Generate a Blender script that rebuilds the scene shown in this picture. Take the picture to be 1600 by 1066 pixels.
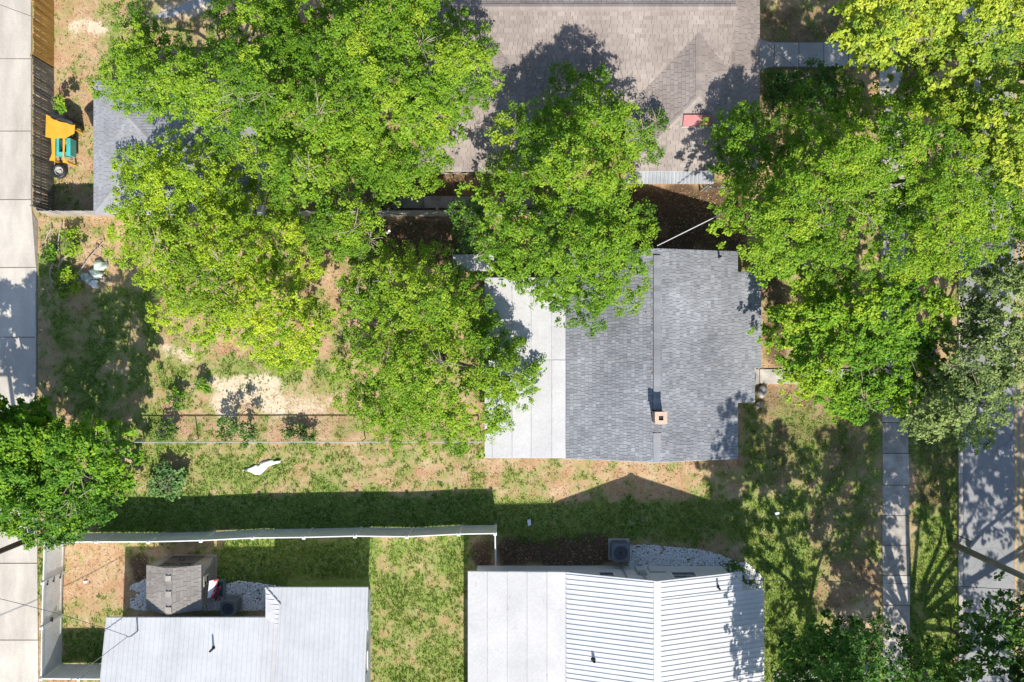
import bpy, bmesh, math, random
import numpy as np
from mathutils import Vector, Matrix

for o in list(bpy.data.objects):
    bpy.data.objects.remove(o, do_unlink=True)
SC = bpy.context.scene
COL = SC.collection
rnd = random.Random(7)
S = 0.032          # metres on the ground for one photo pixel
H = 41.6           # flying height of the camera

# ------------------------------------------------------------------ camera
cam = bpy.data.cameras.new('camera')
cam.sensor_width = 36.0
cam.lens = 36.0 * (H / S) / 1600.0
cam.clip_end = 2000.0
camo = bpy.data.objects.new('camera', cam)
camo.location = (0, 0, H)
camo.rotation_euler = (0, 0, 0)
COL.objects.link(camo)
SC.camera = camo

# ------------------------------------------------------------------ light
SUN_DIR = Vector((0.135, -0.97, 1.0)).normalized()     # towards the sun
sun_el = math.asin(SUN_DIR.z)
world = bpy.data.worlds.new('World')
SC.world = world
world.use_nodes = True
wn = world.node_tree.nodes
bg = wn['Background']
sky = wn.new('ShaderNodeTexSky')
sky.sky_type = 'NISHITA'
sky.sun_disc = False
sky.sun_elevation = sun_el
sky.sun_rotation = math.atan2(SUN_DIR.x, SUN_DIR.y)
sky.air_density = 1.0
sky.dust_density = 0.6
world.node_tree.links.new(sky.outputs[0], bg.inputs[0])
bg.inputs[1].default_value = 0.115
sl = bpy.data.lights.new('sun', 'SUN')
sl.energy = 4.4
sl.angle = math.radians(0.5)
sl.color = (1.0, 0.945, 0.85)
slo = bpy.data.objects.new('sun', sl)
slo.rotation_euler = SUN_DIR.to_track_quat('Z', 'Y').to_euler()
slo.location = (0, 0, 60)
COL.objects.link(slo)
SC.view_settings.view_transform = 'Standard'
SC.view_settings.look = 'None'
SC.view_settings.gamma = 1.0
SC.view_settings.exposure = 0.78
try:
    SC.cycles.max_bounces = 8
    SC.cycles.transparent_max_bounces = 8
    SC.cycles.caustics_reflective = False
    SC.cycles.caustics_refractive = False
except Exception:
    pass

# ------------------------------------------------------------------ helpers
def P(px, py, h=0.0):
    """World point that is h above the ground and was seen at photo pixel px, py."""
    k = (H - h) / H
    return Vector(((px - 800) * S * k, (533 - py) * S * k, h))

def W(gx, gy, z=0.0):
    return Vector(((gx - 800) * S, (533 - gy) * S, z))

ORG = {}

def props(o, label=None, cat=None, group=None, kind=None):
    if label: o['label'] = label
    if cat: o['category'] = cat
    if group: o['group'] = group
    if kind: o['kind'] = kind
    return o

def thing(name, label, cat, loc, group=None):
    o = bpy.data.objects.new(name, None)
    o.empty_display_size = 0.3
    o.location = loc
    COL.objects.link(o)
    ORG[o.name] = Vector(loc)
    return props(o, label, cat, group)

class MB:
    def __init__(self):
        self.v = []; self.f = []; self.t = []
    def poly(self, pts, tint=0.5):
        b = len(self.v)
        self.v += [tuple(p) for p in pts]
        self.f.append(tuple(range(b, b + len(pts)))); self.t.append(tint)
    def hexa(self, q, tint=0.5):
        """q: 8 points, bottom ring 0-3 counterclockwise seen from above, top ring 4-7"""
        b = len(self.v)
        self.v += [tuple(p) for p in q]
        for f in ((3,2,1,0),(4,5,6,7),(0,1,5,4),(1,2,6,5),(2,3,7,6),(3,0,4,7)):
            self.f.append(tuple(b + i for i in f)); self.t.append(tint)
    def box(self, x0, y0, z0, x1, y1, z1, tint=0.5):
        self.hexa([(x0,y0,z0),(x1,y0,z0),(x1,y1,z0),(x0,y1,z0),(x0,y0,z1),(x1,y0,z1),(x1,y1,z1),(x0,y1,z1)], tint)
    def beam(self, a, b, w, z0, z1, tint=0.5):
        """upright slab between plan points a and b, thickness w"""
        a = Vector((a[0], a[1])); b = Vector((b[0], b[1]))
        d = (b - a).normalized(); n = Vector((-d.y, d.x)) * w / 2
        q = [a - n, b - n, b + n, a + n]
        self.hexa([(p.x, p.y, z0) for p in q] + [(p.x, p.y, z1) for p in q], tint)
    def tube(self, pts, radii, n=6, tint=0.5, cap=True):
        pts = [Vector(p) for p in pts]
        if not hasattr(radii, '__len__'): radii = [radii] * len(pts)
        b0 = len(self.v)
        for i, p in enumerate(pts):
            d = (pts[min(i+1, len(pts)-1)] - pts[max(i-1, 0)])
            if d.length < 1e-6: d = Vector((0,0,1))
            d.normalize()
            u = d.cross(Vector((0,0,1)) if abs(d.z) < 0.9 else Vector((1,0,0))).normalized()
            w = d.cross(u)
            for k in range(n):
                a = 2*math.pi*k/n
                self.v.append(tuple(p + (u*math.cos(a) + w*math.sin(a))*radii[i]))
        for i in range(len(pts)-1):
            for k in range(n):
                a = b0+i*n+k; c = b0+i*n+(k+1) % n
                self.f.append((a, a+n, c+n, c)); self.t.append(tint)
        if cap:
            self.f.append(tuple(b0+k for k in range(n))); self.t.append(tint)
            self.f.append(tuple(b0+(len(pts)-1)*n+k for k in range(n-1, -1, -1))); self.t.append(tint)
    def prism(self, pts, z0, z1, tint=0.5):
        """pts: plan outline; any winding"""
        pts = [Vector((p[0], p[1])) for p in pts]
        ar = sum(pts[i].x*pts[(i+1) % len(pts)].y - pts[(i+1) % len(pts)].x*pts[i].y for i in range(len(pts)))
        if ar < 0: pts = pts[::-1]
        n = len(pts); b = len(self.v)
        self.v += [(p.x, p.y, z0) for p in pts] + [(p.x, p.y, z1) for p in pts]
        self.f.append(tuple(b+i for i in range(n-1, -1, -1))); self.t.append(tint)
        self.f.append(tuple(b+n+i for i in range(n))); self.t.append(tint)
        for i in range(n):
            j = (i+1) % n
            self.f.append((b+i, b+j, b+n+j, b+n+i)); self.t.append(tint)
    def slab(self, pts3, th, tint=0.5):
        """sloped plate: pts3 top outline (seen from above), th thick downwards"""
        pts = [Vector(p) for p in pts3]
        ar = sum(pts[i].x*pts[(i+1) % len(pts)].y - pts[(i+1) % len(pts)].x*pts[i].y for i in range(len(pts)))
        if ar < 0: pts = pts[::-1]
        n = len(pts); b = len(self.v)
        self.v += [tuple(p - Vector((0,0,th))) for p in pts] + [tuple(p) for p in pts]
        self.f.append(tuple(b+i for i in range(n-1, -1, -1))); self.t.append(tint)
        self.f.append(tuple(b+n+i for i in range(n))); self.t.append(tint)
        for i in range(n):
            j = (i+1) % n
            self.f.append((b+i, b+j, b+n+j, b+n+i)); self.t.append(tint)
    def lathe(self, c, prof, n=20, tint=0.5):
        b0 = len(self.v)
        for r, z in prof:
            for k in range(n):
                a = 2*math.pi*k/n
                self.v.append((c[0]+r*math.cos(a), c[1]+r*math.sin(a), c[2]+z))
        for i in range(len(prof)-1):
            for k in range(n):
                a = b0+i*n+k; d = b0+i*n+(k+1) % n
                self.f.append((a, d, d+n, a+n)); self.t.append(tint)
        self.f.append(tuple(b0+k for k in range(n-1, -1, -1))); self.t.append(tint)
        self.f.append(tuple(b0+(len(prof)-1)*n+k for k in range(n))); self.t.append(tint)
    def build(self, name, mat, parent=None, smooth=False, kind=None, label=None):
        org = ORG[parent.name] if parent is not None else Vector((0,0,0))
        me = bpy.data.meshes.new(name)
        me.from_pydata([(x-org.x, y-org.y, z-org.z) for x, y, z in self.v], [], self.f)
        at = me.attributes.new('tint', 'FLOAT', 'FACE')
        at.data.foreach_set('value', np.array(self.t, dtype=np.float32))
        if smooth:
            me.polygons.foreach_set('use_smooth', [True]*len(me.polygons))
        me.materials.append(mat)
        me.update()
        o = bpy.data.objects.new(name, me)
        COL.objects.link(o)
        if parent is not None:
            o.parent = parent
        ORG[o.name] = org.copy()
        return props(o, label=label, kind=kind)

def link_copy(src, parent, loc=None, rotz=None, scale=None):
    o = src.copy()
    COL.objects.link(o)
    o.parent = parent
    if loc is not None: o.location = Vector(loc) - (ORG[parent.name] if parent is not None else Vector((0,0,0)))
    if rotz is not None: o.rotation_euler = (0, 0, rotz)
    if scale is not None: o.scale = scale
    return o

# value noise in numpy, for what grows where
_rs = np.random.RandomState(11)
_lat = _rs.rand(256, 256)
def vnoise(x, y):
    x = np.asarray(x, float); y = np.asarray(y, float)
    xi = np.floor(x).astype(int); yi = np.floor(y).astype(int)
    fx = x-xi; fy = y-yi
    fx = fx*fx*(3-2*fx); fy = fy*fy*(3-2*fy)
    g = lambda a, b: _lat[a % 256, b % 256]
    return (g(xi,yi)*(1-fx)+g(xi+1,yi)*fx)*(1-fy)+(g(xi,yi+1)*(1-fx)+g(xi+1,yi+1)*fx)*fy
def fbm(x, y, o=4):
    s = 0; a = 0.5; t = 0
    for i in range(o):
        s = s + a*vnoise(x*2**i+17.3*i, y*2**i+5.1*i); t += a; a *= 0.55
    return s/t

# ------------------------------------------------------------------ materials
def newmat(name):
    m = bpy.data.materials.new(name); m.use_nodes = True
    nt = m.node_tree
    return m, nt, nt.nodes['Principled BSDF']

def N(nt, kind, **kw):
    n = nt.nodes.new(kind)
    for k, v in kw.items():
        if k.startswith('i_'):
            n.inputs[k[2:].replace('_', ' ')].default_value = v
        else:
            setattr(n, k, v)
    return n

def ramp(nt, fac, stops):
    r = nt.nodes.new('ShaderNodeValToRGB')
    el = r.color_ramp.elements
    while len(el) < len(stops): el.new(0.5)
    for e, (p, c) in zip(el, stops):
        e.position = p
        e.color = (c[0], c[1], c[2], 1) if hasattr(c, '__len__') else (c, c, c, 1)
    nt.links.new(fac, r.inputs[0])
    return r.outputs[0]

def mix(nt, fac, a, b, mode='MIX'):
    n = nt.nodes.new('ShaderNodeMix'); n.data_type = 'RGBA'; n.blend_type = mode
    def put(sock, v):
        if hasattr(v, 'is_linked') or hasattr(v, 'links'): nt.links.new(v, sock)
        elif hasattr(v, '__len__'): sock.default_value = (v[0], v[1], v[2], 1)
        else: sock.default_value = (v, v, v, 1)
    if hasattr(fac, 'links'): nt.links.new(fac, n.inputs[0])
    else: n.inputs[0].default_value = fac
    put(n.inputs[6], a); put(n.inputs[7], b)
    return n.outputs[2]

def pos(nt):
    return nt.nodes.new('ShaderNodeNewGeometry').outputs['Position']

def noise(nt, scale, detail=4, rough=0.55, vec=None, dist=0.0):
    n = N(nt, 'ShaderNodeTexNoise')
    n.inputs['Scale'].default_value = scale
    n.inputs['Detail'].default_value = detail
    n.inputs['Roughness'].default_value = rough
    n.inputs['Distortion'].default_value = dist
    nt.links.new(vec if vec is not None else pos(nt), n.inputs['Vector'])
    return n.outputs['Fac']

def attr(nt, name):
    a = nt.nodes.new('ShaderNodeAttribute'); a.attribute_name = name
    return a.outputs['Fac']

def bump(nt, b, h, strength, dist=0.02):
    n = nt.nodes.new('ShaderNodeBump')
    n.inputs['Strength'].default_value = strength
    n.inputs['Distance'].default_value = dist
    nt.links.new(h, n.inputs['Height'])
    nt.links.new(n.outputs['Normal'], b.inputs['Normal'])

def surf(name, c1, c2, scale=3.0, rough=0.7, spec=0.3, bmp=0.0, fine=30.0, fine_amt=0.25, metal=0.0, tint=None, stretch=None):
    """colour between c1 and c2 by noise, speckled by a finer noise; tint: (dark, light) multipliers by the face tint"""
    m, nt, b = newmat(name)
    vec = pos(nt)
    if stretch is not None:
        mp = nt.nodes.new('ShaderNodeMapping'); mp.inputs['Scale'].default_value = stretch
        nt.links.new(vec, mp.inputs['Vector']); vec = mp.outputs['Vector']
    n1 = noise(nt, scale, 5, 0.6, vec)
    col = ramp(nt, n1, [(0.32, c1), (0.68, c2)])
    n2 = noise(nt, fine, 3, 0.6)
    sp = ramp(nt, n2, [(0.3, 1-fine_amt), (0.7, 1+fine_amt*0.6)])
    col = mix(nt, 1.0, col, sp, 'MULTIPLY')
    if tint is not None:
        tv = ramp(nt, attr(nt, 'tint'), [(0.0, tint[0]), (1.0, tint[1])])
        col = mix(nt, 1.0, col, tv, 'MULTIPLY')
    nt.links.new(col, b.inputs['Base Color'])
    b.inputs['Roughness'].default_value = rough
    b.inputs['Specular IOR Level'].default_value = spec
    b.inputs['Metallic'].default_value = metal
    if bmp: bump(nt, b, n2, bmp)
    return m

def leafmat(name, stops, trans=0.28):
    m, nt, b = newmat(name)
    col = ramp(nt, attr(nt, 'tint'), stops)
    nt.links.new(col, b.inputs['Base Color'])
    b.inputs['Roughness'].default_value = 0.55
    b.inputs['Specular IOR Level'].default_value = 0.22
    tr = nt.nodes.new('ShaderNodeBsdfTranslucent')
    tc = mix(nt, 1.0, col, (1.15, 1.1, 0.5), 'MULTIPLY')
    nt.links.new(tc, tr.inputs['Color'])
    ms = nt.nodes.new('ShaderNodeMixShader'); ms.inputs[0].default_value = trans
    out = nt.nodes['Material Output']
    nt.links.new(b.outputs[0], ms.inputs[1]); nt.links.new(tr.outputs[0], ms.inputs[2])
    nt.links.new(ms.outputs[0], out.inputs['Surface'])
    return m

M = {}
M['concrete'] = surf('concrete', (0.34,0.325,0.305), (0.44,0.42,0.40), 0.9, 0.85, 0.2, 0.25, 26, 0.14, tint=(0.86,1.08))
M['alley'] = surf('alley_concrete', (0.40,0.365,0.32), (0.55,0.51,0.45), 0.7, 0.85, 0.2, 0.2, 22, 0.12, tint=(0.88,1.06), stretch=(1.6,0.5,1))
M['oldconcrete'] = surf('old_concrete', (0.27,0.248,0.22), (0.52,0.48,0.435), 1.6, 0.9, 0.2, 0.3, 24, 0.22, tint=(0.8,1.12))
M['joint'] = surf('joint_dirt', (0.16,0.14,0.115), (0.24,0.205,0.17), 4, 0.95, 0.1)
M['whitepaint'] = surf('white_paint', (0.60,0.60,0.61), (0.68,0.68,0.69), 1.2, 0.5, 0.3, 0, 12, 0.04)
M['seam'] = surf('roof_seam', (0.24,0.24,0.245), (0.36,0.36,0.365), 3, 0.8)
M['felt'] = surf('roof_felt', (0.05,0.05,0.053), (0.08,0.08,0.083), 3, 0.9)
M['trim'] = surf('roof_trim', (0.44,0.44,0.45), (0.50,0.50,0.51), 2, 0.5)
M['vinyl'] = surf('white_vinyl', (0.60,0.615,0.60), (0.73,0.74,0.73), 1.6, 0.42, 0.4, 0, 10, 0.07)
M['metalroof'] = surf('white_metal_roof', (0.50,0.505,0.515), (0.575,0.58,0.59), 0.8, 0.42, 0.4, 0, 6, 0.06, tint=(0.95,1.03))
M['membrane'] = surf('white_membrane', (0.42,0.415,0.415), (0.485,0.478,0.478), 0.7, 0.8, 0.2, 0.05, 10, 0.09, tint=(0.96,1.04))
M['wall'] = surf('pale_wall', (0.50,0.52,0.54), (0.58,0.60,0.62), 1.5, 0.75, 0.2, 0.1, 30, 0.06)
M['wallmain'] = surf('grey_wall', (0.26,0.30,0.34), (0.34,0.38,0.42), 1.5, 0.75)
M['wallbrown'] = surf('tan_wall', (0.38,0.31,0.24), (0.48,0.40,0.32), 1.5, 0.8)
M['glass'] = surf('window_glass', (0.015,0.02,0.025), (0.03,0.035,0.04), 1, 0.08, 0.6)
M['dark'] = surf('black_rubber', (0.012,0.012,0.013), (0.03,0.03,0.03), 6, 0.7)
M['blackcloth'] = surf('black_sheet', (0.014,0.015,0.017), (0.035,0.037,0.04), 4, 0.5, 0.4)
M['steel'] = surf('galvanised_steel', (0.36,0.38,0.39), (0.48,0.50,0.51), 8, 0.42, 0.5, 0, 40, 0.1, metal=0.5)
M['shingle_grey'] = surf('grey_shingle', (0.150,0.158,0.173), (0.27,0.28,0.30), 0.28, 0.85, 0.25, 0.35, 60, 0.18, tint=(0.78,1.24))
M['shingle_brown'] = surf('brown_shingle', (0.225,0.19,0.172), (0.315,0.272,0.247), 0.4, 0.9, 0.2, 0.35, 55, 0.2, tint=(0.84,1.12))
M['shingle_pale'] = surf('pale_grey_shingle', (0.235,0.24,0.255), (0.31,0.315,0.33), 0.5, 0.9, 0.2, 0.3, 60, 0.15, tint=(0.88,1.12))
M['shingle_shed'] = surf('taupe_shingle', (0.20,0.182,0.168), (0.26,0.24,0.222), 0.6, 0.9, 0.2, 0.3, 50, 0.14, tint=(0.86,1.14))
M['shedwall'] = surf('taupe_siding', (0.21,0.19,0.165), (0.26,0.235,0.205), 2, 0.7)
M['sheddoor'] = surf('brown_door', (0.09,0.08,0.07), (0.13,0.115,0.10), 2, 0.6)
M['newwood'] = surf('new_cedar', (0.36,0.20,0.055), (0.50,0.29,0.085), 2.5, 0.75, 0.2, 0.1, 26, 0.25, stretch=(3,3,0.4))
M['oldwood'] = surf('weathered_wood', (0.13,0.115,0.095), (0.27,0.24,0.20), 2.2, 0.85, 0.15, 0.2, 30, 0.3, stretch=(3,3,0.4))
M['palewood'] = surf('bleached_wood', (0.28,0.255,0.225), (0.42,0.385,0.345), 2.2, 0.85, 0.15, 0.2, 30, 0.3)
M['pole'] = surf('pole_wood', (0.17,0.165,0.125), (0.26,0.25,0.195), 1.5, 0.85, 0.15, 0.3, 20, 0.25, stretch=(4,4,0.5))
M['darkpole'] = surf('dark_pole_wood', (0.07,0.058,0.045), (0.13,0.11,0.09), 1.5, 0.85, 0.15, 0.3, 20, 0.25)
M['bark'] = surf('bark', (0.14,0.115,0.09), (0.27,0.235,0.195), 3, 0.95, 0.1, 0.4, 18, 0.35)
M['deadwood'] = surf('dead_wood', (0.30,0.24,0.18), (0.46,0.39,0.31), 3, 0.9, 0.1, 0.2, 22, 0.25)
M['yellow'] = surf('yellow_paint', (0.60,0.29,0.025), (0.72,0.37,0.04), 1.5, 0.5, 0.4, 0, 14, 0.08)
M['teal'] = surf('teal_plastic', (0.04,0.36,0.33), (0.09,0.46,0.42), 1.5, 0.35, 0.5)
M['red'] = surf('faded_red', (0.36,0.12,0.12), (0.44,0.18,0.175), 2.0, 0.6)
M['signred'] = surf('sign_red', (0.55,0.02,0.05), (0.66,0.04,0.08), 2.0, 0.4)
M['acgrey'] = surf('grey_enamel', (0.12,0.135,0.15), (0.17,0.185,0.20), 2.0, 0.45, 0.4)
M['acdark'] = surf('dark_fan', (0.018,0.022,0.028), (0.03,0.036,0.045), 3.0, 0.45, 0.4)
M['capstone'] = surf('salmon_mortar', (0.52,0.34,0.25), (0.62,0.43,0.33), 5.0, 0.9, 0.1, 0.2)
M['bag'] = surf('pale_green_bag', (0.36,0.45,0.38), (0.56,0.62,0.54), 4.0, 0.35, 0.5)
M['plasticsheet'] = surf('white_plastic', (0.74,0.74,0.74), (0.82,0.82,0.82), 3.0, 0.35, 0.4)
M['stone'] = surf('white_stone', (0.80,0.80,0.79), (0.88,0.88,0.87), 9.0, 0.85, 0.2, 0, 40, 0.12, tint=(0.72,1.08))
M['awning'] = surf('dull_galvanised', (0.27,0.285,0.31), (0.36,0.375,0.40), 1.2, 0.5, 0.4, 0, 20, 0.12)
M['wire'] = surf('cable', (0.05,0.05,0.05), (0.09,0.09,0.09), 5.0, 0.6)
M['palewire'] = surf('pale_cable', (0.40,0.40,0.40), (0.5,0.5,0.5), 5.0, 0.6)
M['terracotta'] = surf('terracotta', (0.45,0.15,0.06), (0.55,0.22,0.10), 5.0, 0.9)

def brickmat():
    m, nt, b = newmat('chimney_brick')
    t = nt.nodes.new('ShaderNodeTexBrick')
    tc = nt.nodes.new('ShaderNodeTexCoord')
    mp = nt.nodes.new('ShaderNodeMapping'); mp.inputs['Rotation'].default_value = (math.pi/2, 0, 0)
    nt.links.new(tc.outputs['Object'], mp.inputs['Vector'])
    nt.links.new(mp.outputs[0], t.inputs['Vector'])
    t.inputs['Color1'].default_value = (0.30,0.10,0.055,1); t.inputs['Color2'].default_value = (0.20,0.065,0.04,1)
    t.inputs['Mortar'].default_value = (0.4,0.36,0.32,1); t.inputs['Scale'].default_value = 4.5
    nt.links.new(t.outputs['Color'], b.inputs['Base Color']); b.inputs['Roughness'].default_value = 0.9
    return m
M['brick'] = brickmat()

def roadmat():
    m, nt, b = newmat('worn_asphalt')
    n1 = noise(nt, 0.5, 5); n2 = noise(nt, 45, 3, 0.7)
    col = ramp(nt, n1, [(0.3, (0.215,0.215,0.22)), (0.7, (0.29,0.29,0.292))])
    col = mix(nt, 1.0, col, ramp(nt, n2, [(0.3,0.78),(0.7,1.18)]), 'MULTIPLY')
    nd = N(nt, 'ShaderNodeTexNoise'); nd.inputs['Scale'].default_value = 1.3; nd.inputs['Detail'].default_value = 4
    p = pos(nt); nt.links.new(p, nd.inputs['Vector'])
    vm = nt.nodes.new('ShaderNodeVectorMath'); vm.operation = 'MULTIPLY_ADD'
    nt.links.new(nd.outputs['Color'], vm.inputs[0]); vm.inputs[1].default_value = (0.9,0.9,0); nt.links.new(p, vm.inputs[2])
    v = nt.nodes.new('ShaderNodeTexVoronoi'); v.feature = 'DISTANCE_TO_EDGE'; v.inputs['Scale'].default_value = 0.75
    nt.links.new(vm.outputs[0], v.inputs['Vector'])
    crack = ramp(nt, v.outputs['Distance'], [(0.0,0.72),(0.014,1.0)])
    col = mix(nt, 1.0, col, crack, 'MULTIPLY')
    nt.links.new(col, b.inputs['Base Color']); b.inputs['Roughness'].default_value = 0.9
    b.inputs['Specular IOR Level'].default_value = 0.2
    bump(nt, b, n2, 0.3)
    return m
M['road'] = roadmat()

def linemat():
    m, nt, b = newmat('yellow_road_paint')
    n = noise(nt, 5, 6, 0.7)
    col = ramp(nt, n, [(0.38,(0.26,0.225,0.16)),(0.60,(0.50,0.31,0.07))])
    nt.links.new(col, b.inputs['Base Color']); b.inputs['Roughness'].default_value = 0.8
    return m
M['line'] = linemat()

def groundmat():
    m, nt, b = newmat('yard_ground')
    g, s, l = attr(nt, 'green'), attr(nt, 'sand'), attr(nt, 'litter')
    n1 = noise(nt, 1.1, 6, 0.65); n2 = noise(nt, 9, 5, 0.7); n3 = noise(nt, 38, 3, 0.7)
    dry = ramp(nt, n1, [(0.30,(0.36,0.20,0.11)),(0.5,(0.44,0.29,0.175)),(0.72,(0.50,0.385,0.25))])
    dry = mix(nt, 1.0, dry, ramp(nt, n2, [(0.3,0.78),(0.7,1.18)]), 'MULTIPLY')
    grn = ramp(nt, n2, [(0.3,(0.13,0.20,0.04)),(0.55,(0.21,0.27,0.065)),(0.75,(0.37,0.34,0.15))])
    def shaped(a, n, lo, hi, amt):
        ad = nt.nodes.new('ShaderNodeMath'); ad.operation = 'MULTIPLY_ADD'
        nt.links.new(n, ad.inputs[0]); ad.inputs[1].default_value = amt
        nt.links.new(a, ad.inputs[2])
        mr = nt.nodes.new('ShaderNodeMapRange'); mr.interpolation_type = 'SMOOTHSTEP'
        mr.inputs['From Min'].default_value = lo + amt*0.5; mr.inputs['From Max'].default_value = hi + amt*0.5
        nt.links.new(ad.outputs[0], mr.inputs['Value'])
        return mr.outputs['Result']
    col = mix(nt, shaped(g, n2, 0.1, 0.8, 0.6), dry, grn)
    snd = ramp(nt, n2, [(0.3,(0.50,0.40,0.28)),(0.7,(0.66,0.56,0.42))])
    col = mix(nt, shaped(s, n2, 0.3, 0.7, 0.7), col, snd)
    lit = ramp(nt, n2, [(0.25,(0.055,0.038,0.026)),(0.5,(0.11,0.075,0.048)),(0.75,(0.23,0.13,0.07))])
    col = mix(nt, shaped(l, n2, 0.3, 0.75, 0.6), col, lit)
    col = mix(nt, 1.0, col, ramp(nt, n3, [(0.28,0.74),(0.7,1.18)]), 'MULTIPLY')
    nt.links.new(col, b.inputs['Base Color']); b.inputs['Roughness'].default_value = 0.95
    b.inputs['Specular IOR Level'].default_value = 0.1
    bump(nt, b, n3, 0.5, 0.03)
    return m
M['ground'] = groundmat()
M['blade'] = leafmat('grass_blade', [(0.0,(0.09,0.20,0.025)),(0.45,(0.19,0.31,0.045)),(0.75,(0.35,0.41,0.10)),(1.0,(0.54,0.49,0.24))], 0.35)
M['straw'] = leafmat('dry_straw', [(0.0,(0.30,0.19,0.10)),(0.5,(0.46,0.33,0.19)),(1.0,(0.60,0.49,0.32))], 0.15)
M['deadleaf'] = leafmat('fallen_leaf', [(0.0,(0.10,0.055,0.03)),(0.5,(0.26,0.15,0.08)),(1.0,(0.48,0.32,0.19))], 0.1)

# ------------------------------------------------------------------ ground
def srect(gx, gy, x0, y0, x1, y1, s=14):
    f = lambda a: np.clip(a/s+0.5, 0, 1)
    return f(gx-x0)*f(x1-gx)*f(gy-y0)*f(y1-gy)

GREEN = [  # photo-pixel rectangles on the ground and how much grass grows there
    (582,838,732,1080,0.66),(340,842,582,925,1.1),(205,842,340,868,0.40),(98,978,180,1040,0.78),(98,930,205,985,0.42),
    (98,842,205,935,0.16),(160,770,775,832,1.0),(200,690,560,770,0.62),(560,690,780,770,0.46),(770,722,880,790,0.42),
    (780,785,1165,852,0.85),(1120,880,1270,1080,0.98),(1160,800,1300,900,0.85),(1260,640,1375,900,0.62),(1165,620,1380,700,0.55),(1165,690,1300,800,0.64),
    (1422,640,1498,1066,0.85),(240,555,520,612,0.62),(170,470,330,560,0.45),(60,360,130,470,0.66),(75,450,250,690,0.62),
    (250,610,330,650,0.40),(430,600,560,660,0.35),(83,0,150,120,0.30),(85,120,150,280,0.25),(1190,0,1340,64,0.42),(1190,106,1340,160,0.6),
    (160,0,250,60,0.5),(1300,880,1375,1000,0.28),(60,640,210,700,0.5),(62,840,70,1066,0.6)]
SAND = [(325,585,450,655,0.66),(430,600,540,650,0.42),(250,0,345,30,0.7),(112,38,172,57,0.95),(250,540,320,565,0.55),(1290,930,1380,990,0.40),(960,800,1060,822,0.40),
        (1360,800,1376,860,0.5),(620,590,720,690,0.3),(1505,960,1520,1010,0.0),(150,520,220,640,0.28)]
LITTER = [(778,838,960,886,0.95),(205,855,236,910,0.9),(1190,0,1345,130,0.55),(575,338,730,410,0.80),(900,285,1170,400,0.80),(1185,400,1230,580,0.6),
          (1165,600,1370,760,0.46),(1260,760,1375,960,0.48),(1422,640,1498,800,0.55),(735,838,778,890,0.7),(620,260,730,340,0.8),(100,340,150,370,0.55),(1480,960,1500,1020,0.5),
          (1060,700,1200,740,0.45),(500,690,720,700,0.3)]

def masks(x, y):
    gx = np.asarray(x)/S+800; gy = 533-np.asarray(y)/S
    wob = (fbm(gx/60, gy/60, 3)-0.5)*34
    g = np.full_like(gx, 0.34); s = np.zeros_like(gx); l = np.zeros_like(gx)
    for a in GREEN:
        m = srect(gx+wob, gy-wob*0.6, *a[:4]); g = g*(1-m)+a[4]*m
    for a in SAND:
        m = srect(gx+wob, gy+wob, *a[:4], s=26); s = np.maximum(s, a[4]*m)
    for a in LITTER:
        m = srect(gx+wob*0.6, gy-wob*0.6, *a[:4], s=24); l = np.maximum(l, a[4]*m)
    big = fbm(gx/24+9, gy/24+3, 5)-0.5; sm = fbm(gx/7+2, gy/7+8, 3)-0.5
    g = np.clip(g+big*1.0+sm*.7, 0, 1)
    s = np.clip(s*(1+1.2*(fbm(gx/22+50, gy/22, 3)-0.5)), 0, 1)
    l = np.clip(l*(1+0.9*(fbm(gx/26+80, gy/26, 3)-0.5)), 0, 1)
    return g, s, l

def make_ground():
    xs = np.concatenate([[-400,-160,-70,-40], np.arange(-28, 30.01, 0.16), [42,70,160,400]])
    ys = np.concatenate([[-400,-160,-70,-36], np.arange(-20, 20.01, 0.16), [36,70,160,400]])
    X, Y = np.meshgrid(xs, ys)
    inside = (np.abs(X) < 31) & (np.abs(Y) < 21)
    Z = np.where(inside, (fbm(X*0.9, Y*0.9, 3)-0.5)*0.04-0.03, -0.03)
    v = np.stack([X, Y, Z], -1).reshape(-1, 3).astype(np.float32)
    nx, ny = len(xs), len(ys)
    i = np.arange(nx-1)[None, :]+np.arange(ny-1)[:, None]*nx
    q = np.stack([i, i+1, i+nx+1, i+nx], -1).reshape(-1, 4).astype(np.int32)
    me = raw_mesh('ground', v, q)
    g, s, l = masks(v[:, 0], v[:, 1])
    outer = (np.abs(v[:, 0]-1) > 28.5) | (np.abs(v[:, 1]) > 19.5); g[outer] = .45; s[outer] = 0; l[outer] = 0
    for n, a in (('green', g), ('sand', s), ('litter', l)):
        at = me.attributes.new(n, 'FLOAT', 'POINT'); at.data.foreach_set('value', a.astype(np.float32))
    me.polygons.foreach_set('use_smooth', np.ones(len(q), bool))
    me.materials.append(M['ground'])
    o = bpy.data.objects.new('ground', me); COL.objects.link(o)
    return props(o, kind='structure')

def raw_mesh(name, v, q, tint=None):
    me = bpy.data.meshes.new(name)
    k = q.shape[1]
    me.vertices.add(len(v)); me.vertices.foreach_set('co', v.astype(np.float32).ravel())
    me.loops.add(q.size); me.loops.foreach_set('vertex_index', q.ravel().astype(np.int32))
    me.polygons.add(len(q)); me.polygons.foreach_set('loop_start', (np.arange(len(q))*k).astype(np.int32))
    me.update(calc_edges=True)
    if tint is not None:
        at = me.attributes.new('tint', 'FLOAT', 'FACE'); at.data.foreach_set('value', tint.astype(np.float32))
    return me
make_ground()

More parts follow.
